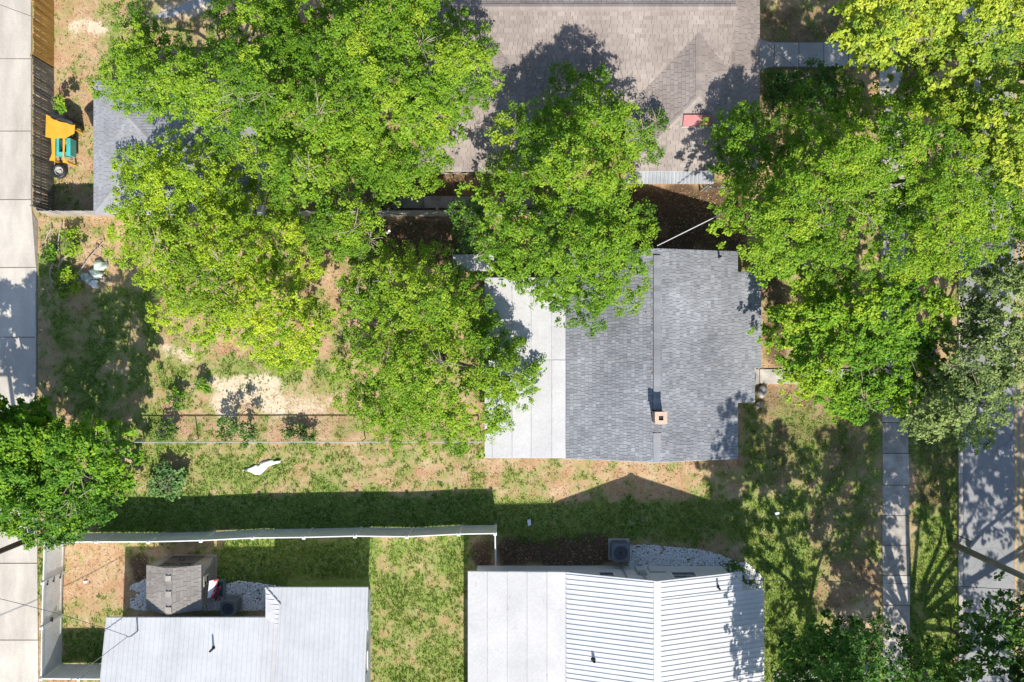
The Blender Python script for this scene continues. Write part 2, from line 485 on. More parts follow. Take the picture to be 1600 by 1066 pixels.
# ------------------------------------------------------------------ paving
def slab_piece(parent, name, mat, quad, z, tint):
    mb = MB()
    c = sum((Vector(p[:2]) for p in quad), Vector((0, 0)))/len(quad)
    top = [c+(Vector(p[:2])-c)*0.995 for p in quad]
    mb.prism([(p.x, p.y) for p in top], -0.04, z, tint)
    return mb.build(name, mat, parent)

def strip_base(name, pts, z, mat=None):
    mb = MB(); mb.prism(pts, -0.08, z)
    o = mb.build(name, mat or M['joint'])
    return props(o, kind='structure')

# alley on the left, poured in bays
al = strip_base('alley', [W(-260,-200), W(50,-200), W(50,330), W(58,345), W(58,640), W(61,1300), W(-260,1300)], 0.0)
jy = [-130,-20,92,205,312,418,527,640,745,880,1000,1120]
for i in range(len(jy)-1):
    y0, y1 = jy[i]+0.45, jy[i+1]-0.45
    ex = lambda y: 49 if y < 330 else (57 if y < 640 else 57+(y-640)*0.008)
    slab_piece(al, 'concrete_slab', M['alley'], [W(-100, y0+rnd.uniform(-1,1)), W(ex(y0+10), y0), W(ex(y1-10), y1), W(-100, y1)], 0.022+rnd.uniform(-.004,.004), rnd.random())
    slab_piece(al, 'concrete_slab', M['alley'], [W(-258, y0), W(-101.4, y0), W(-101.4, y1), W(-258, y1)], 0.02, rnd.random())

# public footpath on the right
sx = lambda y: 1373+(y-0)*0.0075
sw = strip_base('footpath', [W(sx(-160)+1,-160), W(sx(-160)+36,-160), W(sx(1250)+41,1250), W(sx(1250)+1,1250)], 0.0)
y = -150
k = 0
while y < 1230:
    y2 = y+48+rnd.uniform(-2, 2)
    wd = 36+6*min(1, max(0, y/900))
    j = rnd.uniform(-1.2, 1.2)
    z = 0.03+rnd.uniform(-0.008, 0.014)
    slab_piece(sw, 'concrete_slab', M['oldconcrete'], [W(sx(y)+j, y+0.6), W(sx(y)+wd+j, y+0.6), W(sx(y2)+wd+j, y2-0.5), W(sx(y2)+j, y2-0.5)], z, rnd.random())
    y = y2; k += 1

# front walk of the brown house with a flared end
bw = strip_base('front_walk', [W(1150,64), W(1374,67), W(1374,105), W(1150,108)], 0.0)
slab_piece(bw, 'concrete_slab', M['concrete'], [W(1150,52), W(1172,54), W(1186,60), W(1198,65.5), W(1209,67), W(1209,104.5), W(1200,106), W(1188,111), W(1175,117), W(1150,120)], 0.04, 0.5)
for a, b in ((1209.8,1247.4),(1248.4,1286.5),(1287.4,1325),(1326,1372)):
    slab_piece(bw, 'concrete_slab', M['concrete'], [W(a,67), W(b,67), W(b,104.5), W(a,104.5)], 0.036+rnd.uniform(-.004,.004), rnd.random())
# front walk of the grey house
mw = strip_base('garden_path', [W(1150,578), W(1374,578), W(1374,599), W(1150,599)], 0.0)
for a in range(1150, 1360, 37):
    slab_piece(mw, 'concrete_slab', M['oldconcrete'], [W(a,577), W(a+36,577), W(a+36,600), W(a,600)], 0.035+rnd.uniform(-.004,.004), rnd.random())
# drive apron of the white house, bottom right
da = strip_base('entry_pad', [W(1205,1120), W(1206,1060), W(1212,1051), W(1224,1046), W(1250,1043), W(1374,1034), W(1374,1120)], 0.0)
slab_piece(da, 'concrete_slab', M['oldconcrete'], [W(1207,1120), W(1208,1062), W(1214,1053), W(1226,1048), W(1252,1045), W(1300,1041), W(1300,1120)], 0.035, 0.25)
slab_piece(da, 'concrete_slab', M['oldconcrete'], [W(1301,1120), W(1301,1041), W(1372,1036), W(1372,1120)], 0.035, 0.4)
# side path between the houses, against the fence
sp = strip_base('side_path', [W(612,306), W(960,306), W(960,326), W(612,326)], 0.0)
for a in range(614, 950, 48):
    slab_piece(sp, 'concrete_slab', M['oldconcrete'], [W(a,307), W(a+47,307), W(a+47,325), W(a,325)], 0.035+rnd.uniform(-.004,.004), rnd.random()*0.5)
# curved path in the top left yard
cp = strip_base('stepping_path', [W(244,22), W(270,14), W(300,2), W(322,-12), W(350,-12), W(330,3), W(296,17), W(258,29), W(247,28)], 0.004, M['concrete'])

# road
rd = strip_base('road', [W(1504,-500), W(1690,-500), W(1690,1600), W(1504,1600)], 0.004, M['road'])
mb = MB(); mb.box(W(1497,0).x, W(0,1600).y, -0.08, W(1503.6,0).x, W(0,-500).y, 0.11)
kb = mb.build('kerb', M['joint']); props(kb, kind='structure')
yy = -500
while yy < 1590:
    y2 = yy+62
    slab_piece(kb, 'kerbstone', M['oldconcrete'], [W(1496.4,yy+.5), W(1502.6,yy+.5), W(1502.6,y2-.5), W(1496.4,y2-.5)], 0.115+rnd.uniform(-.006,.006), rnd.random())
    yy = y2
for x0, x1 in ((1585.4,1589.6),(1593.6,1597.6)):
    mb = MB(); mb.box(W(x0,0).x, W(0,1600).y, 0.0045, W(x1,0).x, W(0,-500).y, 0.0085)
    ln = mb.build('yellow_centre_line', M['line']); props(ln, kind='structure')
mb = MB(); mb.box(W(1690.4,0).x, W(0,1600).y, -0.08, W(1697,0).x, W(0,-500).y, 0.11)
props(mb.build('kerb', M['oldconcrete']), kind='structure')

# ------------------------------------------------------------------ roof builders
def clip_convex(poly, cl):
    """Sutherland-Hodgman: poly and cl are lists of (u, v); cl convex, counterclockwise"""
    out = poly
    for i in range(len(cl)):
        ax, ay = cl[i]; bx, by = cl[(i+1) % len(cl)]
        inp = out; out = []
        if not inp: return []
        sd = [(bx-ax)*(p[1]-ay)-(by-ay)*(p[0]-ax) for p in inp]
        for j in range(len(inp)):
            k = (j+1) % len(inp)
            if sd[j] >= 0: out.append(inp[j])
            if (sd[j] >= 0) != (sd[k] >= 0):
                t = sd[j]/(sd[j]-sd[k])
                out.append((inp[j][0]+(inp[k][0]-inp[j][0])*t, inp[j][1]+(inp[k][1]-inp[j][1])*t))
    return out

def ccw(q):
    a = sum(q[i][0]*q[(i+1) % len(q)][1]-q[(i+1) % len(q)][0]*q[i][1] for i in range(len(q)))
    return q if a > 0 else q[::-1]

class Plane:
    def __init__(self, pts, down=None):
        pts = [Vector(p) for p in pts]
        n = (pts[1]-pts[0]).cross(pts[2]-pts[0]).normalized()
        if n.z < 0: n = -n
        self.n = n
        d = Vector((n.x, n.y, 0))
        if down is not None: d = Vector((down[0], down[1], 0))
        d.normalize()
        v = d-n*d.dot(n); v.normalize()          # down the slope
        self.vv = -v                             # up the slope
        self.u = self.vv.cross(n).normalized()
        self.o = pts[0]
        self.uv = ccw([self.to(p) for p in pts])
    def to(self, p):
        d = Vector(p)-self.o
        return (d.dot(self.u), d.dot(self.vv))
    def at(self, u, v, h=0.0):
        return self.o+self.u*u+self.vv*v+self.n*h

def shingles(mb, pts, down=None, ex=0.20, wmin=0.15, wmax=0.34, base=0.0, seed=0, lo=0.0, hi=1.0, gp=.007, felt=None):
    pl = Plane(pts, down); r = random.Random(seed)
    if felt is not None:
        felt.poly([pl.at(a, b, base-.001) for a, b in pl.uv])
    us = [p[0] for p in pl.uv]; vs = [p[1] for p in pl.uv]
    v = min(vs); k = 0
    while v < max(vs):
        u = min(us)-r.uniform(0, wmax)
        while u < max(us):
            w = r.choice((wmin, wmin, (wmin+wmax)/2, wmax))*r.uniform(0.9, 1.1)
            q = clip_convex([(u+gp, v), (u+w-gp, v), (u+w-gp, v+ex+.03), (u+gp, v+ex+.03)], pl.uv)
            u += w
            if len(q) < 3: continue
            t = min(1, max(0, lo+(hi-lo)*(0.5+r.gauss(0, 0.24))))
            hh = lambda vv: base+0.020-(vv-v)/(ex+.03)*0.018
            mb.poly([pl.at(a, b, hh(b)) for a, b in q], t)
            lowp = [p for p in q if p[1] < v+1e-5]
            if len(lowp) >= 2:
                a = min(lowp); b = max(lowp)
                mb.poly([pl.at(a[0], a[1], base), pl.at(b[0], b[1], base), pl.at(b[0], b[1], base+.020), pl.at(a[0], a[1], base+.020)], t)
        v += ex; k += 1

def metal_panels(parent, pts, down, width=0.92, ribs=4, rib_h=0.03, rib_w=0.05, base=0.004):
    """each corrugated sheet is a part of its own"""
    pl = Plane(pts, down)
    us = [p[0] for p in pl.uv]; vs = [p[1] for p in pl.uv]
    u = min(us); v0, v1 = min(vs)-1, max(vs)+1
    while u < max(us)-0.02:
        u2 = u+width
        mb = MB()
        q = clip_convex([(u, v0), (u2-.003, v0), (u2-.003, v1), (u, v1)], pl.uv)
        t = rnd.random()
        if len(q) >= 3:
            mb.poly([pl.at(a, b, base) for a, b in q], t)
            for i in range(ribs):
                c = u+width*(i+0.5)/ribs
                s = clip_convex([(c-rib_w/2, v0), (c+rib_w/2, v0), (c+rib_w/2, v1), (c-rib_w/2, v1)], pl.uv)
                if len(s) < 3: continue
                lo = min(p[1] for p in s); hi = max(p[1] for p in s)
                if hi-lo < 0.08: continue
                top = rib_w*0.28
                A = [pl.at(c-rib_w/2, lo, base), pl.at(c+rib_w/2, lo, base), pl.at(c+top, lo, base+rib_h), pl.at(c-top, lo, base+rib_h)]
                B = [pl.at(c-rib_w/2, hi, base), pl.at(c+rib_w/2, hi, base), pl.at(c+top, hi, base+rib_h), pl.at(c-top, hi, base+rib_h)]
                mb.poly([A[3], A[2], B[2], B[3]], t); mb.poly([A[0], A[3], B[3], B[0]], t); mb.poly([A[2], A[1], B[1], B[2]], t); mb.poly(A, t)
            mb.build('roof_panel', M['metalroof'], parent)
        u = u2

def sheets(parent, x0, y0, x1, y1, zfun, seams, mat, name='roof_sheet', cross=()):
    """membrane sheets laid side by side, running north-south; every one a part"""
    xs = [x0]+list(seams)+[x1]
    for i in range(len(xs)-1):
        ys = [y0]+[c for c in cross]+[y1]
        for j in range(len(ys)-1):
            mb = MB()
            a, b = xs[i]+.004, xs[i+1]+(.05 if i < len(xs)-2 else 0)
            lift = 0.004+0.004*(i % 2)
            mb.slab([(a, ys[j]+.004, zfun(a)+lift), (b, ys[j]+.004, zfun(b)+lift+.003), (b, ys[j+1], zfun(b)+lift+.003), (a, ys[j+1], zfun(a)+lift)], 0.01, rnd.random())
            mb.build(name, mat, parent)
    for x in seams:
        mb = MB(); mb.slab([(x-.012, y0, zfun(x)+.016), (x+.014, y0, zfun(x)+.016), (x+.014, y1, zfun(x)+.016), (x-.012, y1, zfun(x)+.016)], .003); mb.build('lap_seam', M['seam'], parent)
    for y in cross:
        mb = MB(); mb.slab([(x0, y-.01, zfun(x0)+.0205), (x1, y-.01, zfun(x1)+.0205), (x1, y+.01, zfun(x1)+.0205), (x0, y+.01, zfun(x0)+.0205)], .003); mb.build('lap_seam', M['seam'], parent)

def ridge_caps(parent, a, b, mat, w=0.30, ln=0.30, h=0.05, drop=0.05, name='ridge_cap'):
    a = Vector(a); b = Vector(b); d = b-a; L = d.length; d.normalize()
    n = max(1, int(L/ln)); u = Vector((-d.y, d.x, 0)).normalized()*w/2
    for i in range(n):
        p = a+d*(L*i/n); q = a+d*(L*(i+1)/n+0.03)
        mb = MB(); z0 = Vector((0,0,h)); z1 = Vector((0,0,h+.014)); dn = Vector((0,0,drop))
        t = min(1, max(0, rnd.gauss(0.55, 0.2)))
        for s in (-1, 1):
            mb.poly([p+z1, q+z0, q+z0+u*s-dn, p+z1+u*s-dn][::s], t)
            mb.poly([p+u*s-dn+z1, q+u*s-dn+z0, q+u*s-dn-Vector((0,0,.03))+z0, p+u*s-dn-Vector((0,0,.03))+z0][::s], t)
        mb.poly([p+z1, p+z1+u-dn, p+u-dn+z1-Vector((0,0,.03)), p+z1-u-dn-Vector((0,0,.03)), p+z1-u-dn], t)
        mb.build(name, mat, parent)

def window(parent, c, normal, w, h, mat_frame=None):
    """window set on a wall: frame, with its pane as a sub-part"""
    n = Vector(normal).normalized(); u = Vector((-n.y, n.x, 0)); c = Vector(c); z = Vector((0,0,1))
    mb = MB()
    def bar(u0, z0, u1, z1, d):
        q = []
        for dz in (z0, z1):
            for uu, dd in ((u0,-.03),(u1,-.03),(u1,d),(u0,d)):
                q.append(c+u*uu+z*dz+n*dd)
        mb.hexa(q)
    f = 0.07
    bar(-w/2, -h/2, -w/2+f, h/2, .04); bar(w/2-f, -h/2, w/2, h/2, .04)
    bar(-w/2+f, h/2-f, w/2-f, h/2, .04); bar(-w/2+f, -h/2, w/2-f, -h/2+f, .06); bar(-w/2+f, -.025, w/2-f, .025, .03)
    o = mb.build('window', mat_frame or M['whitepaint'], parent)
    mb = MB()
    q = []
    for dz in (-h/2+.02, h/2-.02):
        for uu, dd in ((-w/2+.02,-.02),(w/2-.02,-.02),(w/2-.02,.012),(-w/2+.02,.012)):
            q.append(c+u*uu+z*dz+n*dd)
    mb.hexa(q)
    mb.build('pane', M['glass'], o)
    return o

def door(parent, c, normal, w, h, mat):
    n = Vector(normal).normalized(); u = Vector((-n.y, n.x, 0)); c = Vector(c); z = Vector((0,0,1))
    mb = MB(); q = []
    for dz in (0, h):
        for uu, dd in ((-w/2,-.02),(w/2,-.02),(w/2,.035),(-w/2,.035)):
            q.append(c+u*uu+z*dz+n*dd)
    mb.hexa(q); o = mb.build('door', mat, parent)
    mb = MB(); mb.tube([c+u*(w*.38)+z*1.0+n*.03, c+u*(w*.38)+z*1.0+n*.09], 0.03, 8); mb.build('handle', M['steel'], o)

def pipe_vent(parent, p, h, r=0.05, mat=None, name='vent_pipe'):
    mb = MB(); p = Vector(p)
    mb.lathe((p.x, p.y, p.z-.1), [(r*1.9, .08), (r*1.2, .16), (r, .18), (r, h+.1), (r*.75, h+.1), (r*.75, h-.05)], 10)
    mb.build(name, mat or M['dark'], parent, smooth=False)

# ------------------------------------------------------------------ grey shingled house in the middle
def grey_house():
    t = thing('grey_shingle_house', 'house with grey shingle roof, brick chimney and white flat rear roof', 'house', W(1005,553))
    sl_ = 1.3/(125*S)
    z = lambda gx: 4.0-sl_*abs(gx-1005)*S
    R = lambda gx, gy, d=0.0: W(gx, gy, z(gx)+d)
    dk = MB()
    polys = [([R(879,402), R(1005,402), R(1005,705), R(879,705)], (-1,0)),
             ([R(1005,402), R(1130,402), R(1130,705), R(1005,705)], (1,0)),
             ([R(1130,432), R(1168,432), R(1168,573), R(1130,573)], (1,0)),
             ([R(1130,573), R(1157.5,573), R(1157.5,623), R(1130,623)], (1,0))]
    for p, d in polys: dk.slab(p, 0.14)
    rf = dk.build('roof', M['trim'], t)
    sh = MB(); fe = MB()
    full = [[R(879,402.6), R(1005,402.6), R(1005,704.4), R(879,704.4)], [R(1005,402.6), R(1129.6,402.6), R(1129.6,704.4), R(1005,704.4)],
            [R(1129.6,432.6), R(1167.6,432.6), R(1167.6,572.8), R(1129.6,572.8)], [R(1129.6,572.8), R(1157,572.8), R(1157,622.4), R(1129.6,622.4)]]
    for i, p in enumerate(full):
        shingles(sh, p, polys[i][1], 0.18, 0.135, 0.21, 0.004, seed=i+3, felt=fe)
    sh.build('shingles', M['shingle_grey'], rf, kind='stuff'); fe.build('roofing_felt', M['felt'], rf)
    ridge_caps(rf, R(1004.7,630), R(1004.7,413), M['shingle_grey'], 0.32, 0.26, 0.085, 0.03)
    ridge_caps(rf, R(1004.7,688), R(1004.7,664), M['shingle_pale'], 0.34, 0.17, 0.05, 0.04)
    ridge_caps(rf, R(1004.7,704), R(1004.7,689), M['shingle_grey'], 0.30, 0.2, 0.03, 0.045)
    # chimney astride the ridge
    c = P(1033, 653.5, 4.95)
    b = MB(); b.box(c.x-.235, c.y-.235, 3.6, c.x+.235, c.y+.235, 4.86); ch = b.build('chimney', M['brick'], rf)
    b = MB()
    for x0, y0, x1, y1 in ((-.27,-.27,.27,-.1),(-.27,.1,.27,.27),(-.27,-.1,-.1,.1),(.1,-.1,.27,.1)):
        b.box(c.x+x0, c.y+y0, 4.861, c.x+x1, c.y+y1, 4.95)
    b.build('chimney_cap', M['capstone'], rf)
    b = MB(); b.box(c.x-.1, c.y-.1, 4.862, c.x+.1, c.y+.1, 4.868); b.build('flue', M['dark'], rf)
    # chimney's shadow built in as a dark plate on its north side
    b = MB(); zz = R(1005, 640, 0.055)
    b.slab([W(998,644,z(998)+.06), W(1012,644,z(1012)+.06), W(1012,630,z(1012)+.06), W(1005,633,4.065), W(998,630,z(998)+.06)], 0.03)
    b.build('flashing_and_shade', M['acdark'], rf)
    pipe_vent(rf, R(1100, 411, 0), 0.35); q = P(926, 523, 3.2); pipe_vent(rf, (q.x, q.y, z(q.x/S+800)), 0.3)
    # low white rear roof
    fz = lambda x: 2.60+(x-W(760,0).x)*0.018
    x0, x1 = W(760,0).x, W(878.4,0).x
    y0, y1 = W(0,704.4).y, W(0,440).y
    b = MB(); b.slab([(x0,y0,fz(x0)), (x1,y0,fz(x1)), (x1,y1,fz(x1)), (x0,y1,fz(x0))], 0.14)
    fr = b.build('flat_roof', M['trim'], t)
    sheets(fr, x0+.02, y0+.02, x1-.005, y1-.02, fz, [W(771,0).x, W(800,0).x, W(828,0).x, W(858,0).x], M['membrane'], cross=[W(0,561).y])
    # walls
    w = MB(); w.prism([W(771,692), W(771,452), W(890,452), W(890,414), W(1120,414), W(1120,442), W(1152,442), W(1152,562), W(1120,562), W(1120,692)], -0.05, 2.43)
    w.build('wall', M['wallmain'], t)
    for gy in (414, 692):
        g = MB(); e = 2.43
        a, bb, top = W(890,gy,e), W(1120,gy,e), W(1005,gy,3.82)
        dy = Vector((0, 0.12 if gy > 600 else -0.12, 0))
        g.poly([a, bb, top] if gy > 600 else [bb, a, top]); g.poly([p+dy for p in ([bb, a, top] if gy > 600 else [a, bb, top])])
        g.poly([a, top, top+dy, a+dy]); g.poly([top, bb, bb+dy, top+dy]); g.poly([bb, a, a+dy, bb+dy])
        g.build('gable_wall', M['wallmain'], t)
    for gx in (930, 1060): window(t, W(gx,692,1.4), (0,-1,0), 1.1, 1.2); window(t, W(gx,414,1.4), (0,1,0), 1.0, 1.1)
    window(t, W(1120,660,1.4), (1,0,0), 1.2, 1.2); window(t, W(1152,470,1.4), (1,0,0), 1.4, 1.2); door(t, W(1152,540,0.02), (1,0,0), 0.95, 2.05, M['whitepaint'])
    window(t, W(771,600,1.4), (-1,0,0), 1.4, 1.1); door(t, W(771,520,0.02), (-1,0,0), 0.9, 2.0, M['whitepaint'])
    # front step and pale stones by the door
    b = MB(); b.prism([W(1153,575), W(1180,575), W(1180,602), W(1153,602)], -0.02, 0.14); b.build('front_step', M['oldconcrete'], t)
    b = MB(); b.box(W(1121,0).x, W(0,654).y, 0.9, W(1127,0).x, W(0,646).y, 1.15); b.build('meter_box', M['steel'], t)
    # small lean-to roof at the back corner
    b = MB(); A = P(708,398,2.2); B_ = P(752,424,2.2)
    b.slab([(A.x,B_.y,2.2),(B_.x+.6,B_.y,2.3),(B_.x+.6,A.y,2.3),(A.x,A.y,2.2)], .06); b.build('lean_to_roof', M['membrane'], t)
    for p in ((A.x+.08,B_.y+.08),(A.x+.08,A.y-.08)):
        b = MB(); b.box(p[0]-.04,p[1]-.04,-.02,p[0]+.04,p[1]+.04,2.14); b.build('lean_to_post', M['oldwood'], t)
grey_house()

# ------------------------------------------------------------------ brown shingled house at the top
def brown_house():
    t = thing('brown_shingle_house', 'large house with tan-brown shingle roof of several hips and a red hatch', 'house', W(913,160))
    pit = 1.3/98.0
    rx, lx = 1064.6, 761.0
    zs = lambda gy: 3.9-pit*(gy-96)
    zc = lambda gx, c: 3.9-pit*abs(gx-c)
    zr = 3.9+pit*31
    pl = []
    pl.append(([W(712,65,zr), W(1114,65,zr), W(1114,96,3.9), W(712,96,3.9)], (0,-1)))
    pl.append(([W(lx,96,3.9), W(rx,96,3.9), W(rx-98,194,2.6), W(lx+98,194,2.6)], (0,-1)))
    pl.append(([W(rx,96,3.9), W(1114,96,3.9), W(1114,145.4,zs(145.4))], (0,-1)))
    pl.append(([W(lx,96,3.9), W(712,96,3.9), W(712,145,zs(145))], (0,-1)))
    pl.append(([W(712,65,zr), W(1114,65,zr), W(1114,-64,2.6), W(712,-64,2.6)], (0,1)))
    for c, s in ((rx,1),(lx,-1)):
        pl.append(([W(c,96,3.9), W(c,186,3.9), W(c-98*s,284,2.6), W(c-98*s,194,2.6)], (-s,0)))
        pl.append(([W(c,186,3.9), W(c+98*s,284,2.6), W(c-98*s,284,2.6)], (0,-1)))
        e = 49.4*s
        pl.append(([W(c,96,3.9), W(c+e,145.4,zc(c+e,c)), W(c+e,235.4,zc(c+e,c)), W(c,186,3.9)], (s,0)))
        pl.append(([W(c+e,-64,zc(c+e,c)), W(c+98*s,-64,2.6), W(c+98*s,284,2.6), W(c+e,235.4,zc(c+e,c))], (s,0)))
    dk = MB(); sh = MB(); fe = MB()
    for i, (p, d) in enumerate(pl):
        dk.slab(p, 0.13)
        shingles(sh, p, d, 0.175, 0.22, 0.40, 0.004, seed=40+i, felt=fe)
    rf = dk.build('roof', M['trim'], t)
    sh.build('shingles', M['shingle_brown'], rf, kind='stuff'); fe.build('roofing_felt', M['felt'], rf)
    for c, s in ((rx,1),(lx,-1)):
        ridge_caps(rf, W(c,186,3.9), W(c,97,3.9), M['shingle_brown'], 0.28, 0.24, 0.03, 0.05)
        for sd in (-1, 1):
            ridge_caps(rf, W(c+97*sd,283,2.62), W(c,186,3.9), M['shingle_brown'], 0.26, 0.24, 0.025, 0.04)
    ridge_caps(rf, W(712,65,zr), W(1114,65,zr), M['shingle_brown'], 0.30, 0.24, 0.03, 0.05)
    for gx in (1114, 712):       # small gables over the side slopes
        g = MB(); s = 1 if gx > 900 else -1
        lo = zc(gx, rx if s > 0 else lx)
        a, b, c = W(gx,145,lo), W(gx,-20,lo), W(gx,65,zr-.02)
        dx = Vector((-.08*s,0,0))
        for q in ([a,b,c],[p+dx for p in (a,b,c)],[a,c,c+dx,a+dx],[c,b,b+dx,c+dx],[b,a,a+dx,b+dx]): g.poly(q)
        g.build('gable_wall', M['wallbrown'], t)
    # red hatch on the south slope of the right wing
    zz = lambda gy: 3.9-pit*(gy-186)
    a, b = P(1066,183,3.35), P(1107,200,3.15)
    g = MB(); g.slab([(a.x,b.y,zz(533-b.y/S)+.16),(b.x,b.y,zz(533-b.y/S)+.16),(b.x,a.y,zz(533-a.y/S)+.16),(a.x,a.y,zz(533-a.y/S)+.16)], .2)
    rh = g.build('roof_hatch', M['red'], rf)
    g = MB(); g.box(a.x-.05, b.y-.05, zz(533-b.y/S)+.02, b.x+.05, b.y-.01, zz(533-b.y/S)+.06); g.build('hatch_sill', M['trim'], rh)
    # corrugated awning under the south eave
    ap = [W(968,301,2.27), W(1098,301,2.27), W(1098,282,2.44), W(968,282,2.44)]
    metal_panels_named(t, ap, (0,-1), 'awning_panel')
    for gx in (972, 1094):
        g = MB(); g.box(W(gx-1.2,0).x, W(0,300).y, -.02, W(gx+1.2,0).x, W(0,297.6).y, 2.24); g.build('awning_post', M['steel'], t)
    w = MB(); w.prism([W(675,-52), W(1151,-52), W(1151,272), W(979,272), W(979,182), W(847,182), W(847,272), W(675,272)], -.05, 2.5)
    w.build('wall', M['wallbrown'], t)
    for gx in (1020, 1100, 720, 800): window(t, W(gx,272,1.4), (0,-1,0), 1.1, 1.2)
    door(t, W(1151,86,.02), (1,0,0), 0.95, 2.05, M['whitepaint']); window(t, W(1151,160,1.4), (1,0,0), 1.3, 1.2); window(t, W(1151,20,1.4), (1,0,0), 1.3, 1.2)
    q = W(722,232,3.3); 
    return t

def metal_panels_named(t, pts, down, name):
    pl = Plane(pts, down)
    us = [p[0] for p in pl.uv]; vs = [p[1] for p in pl.uv]
    u = min(us)
    while u < max(us)-.05:
        u2 = min(u+0.84, max(us)); mb = MB(); n = max(2, int((u2-u)/.035)); prev = None
        for i in range(n+1):
            uu = u+(u2-u)*i/n; h = 0.034*math.sin(2*math.pi*uu/0.18)
            cur = (pl.at(uu, min(vs), h), pl.at(uu, max(vs), h))
            if prev: mb.poly([prev[0], cur[0], cur[1], prev[1]], .5); mb.poly([p-Vector((0,0,.012)) for p in (prev[1], cur[1], cur[0], prev[0])], .5)
            prev = cur
        mb.build(name, M['awning'], t); u = u2
brown_house()

# ------------------------------------------------------------------ hipped outbuilding, top left
def outbuilding():
    t = thing('hipped_outbuilding', 'low outbuilding with pale grey hip roof half hidden under trees beside alley', 'outbuilding', W(300,248))
    e, r = 2.5, 3.55; x0, x1, y0, y1 = 186, 425, 150, 346; ym = 248; a, b = x0+98, x1-98
    pl = [([W(x0,y0,e), W(a,ym,r), W(x0,y1,e)], (-1,0)), ([W(x0,y1,e), W(a,ym,r), W(b,ym,r), W(x1,y1,e)], (0,-1)),
          ([W(x0,y0,e), W(x1,y0,e), W(b,ym,r), W(a,ym,r)], (0,1)), ([W(x1,y0,e), W(x1,y1,e), W(b,ym,r)], (1,0))]
    dk = MB(); sh = MB()
    for i, (p, d) in enumerate(pl):
        dk.slab(p, .12); shingles(sh, p, d, .15, .2, .4, .004, seed=90+i)
    rf = dk.build('roof', M['trim'], t); sh.build('shingles', M['shingle_pale'], rf, kind='stuff')
    for p, q in ((W(x0+2,y0+2,e+.02), W(a,ym,r)), (W(x0+2,y1-2,e+.02), W(a,ym,r)), (W(b,ym,r), W(a,ym,r))):
        ridge_caps(rf, p, q, M['shingle_pale'], .24, .24, .02, .035)
    q = W(232,196,2.99); pipe_vent(rf, q, .3)
    w = MB(); w.prism([W(x0+10,y0+10), W(x1-10,y0+10), W(x1-10,y1-10), W(x0+10,y1-10)], -.05, 2.42); w.build('wall', M['wall'], t)
    door(t, W(x0+10,230,.02), (-1,0,0), .95, 2.0, M['oldwood']); window(t, W(x0+10,290,1.4), (-1,0,0), .9, .9)
outbuilding()

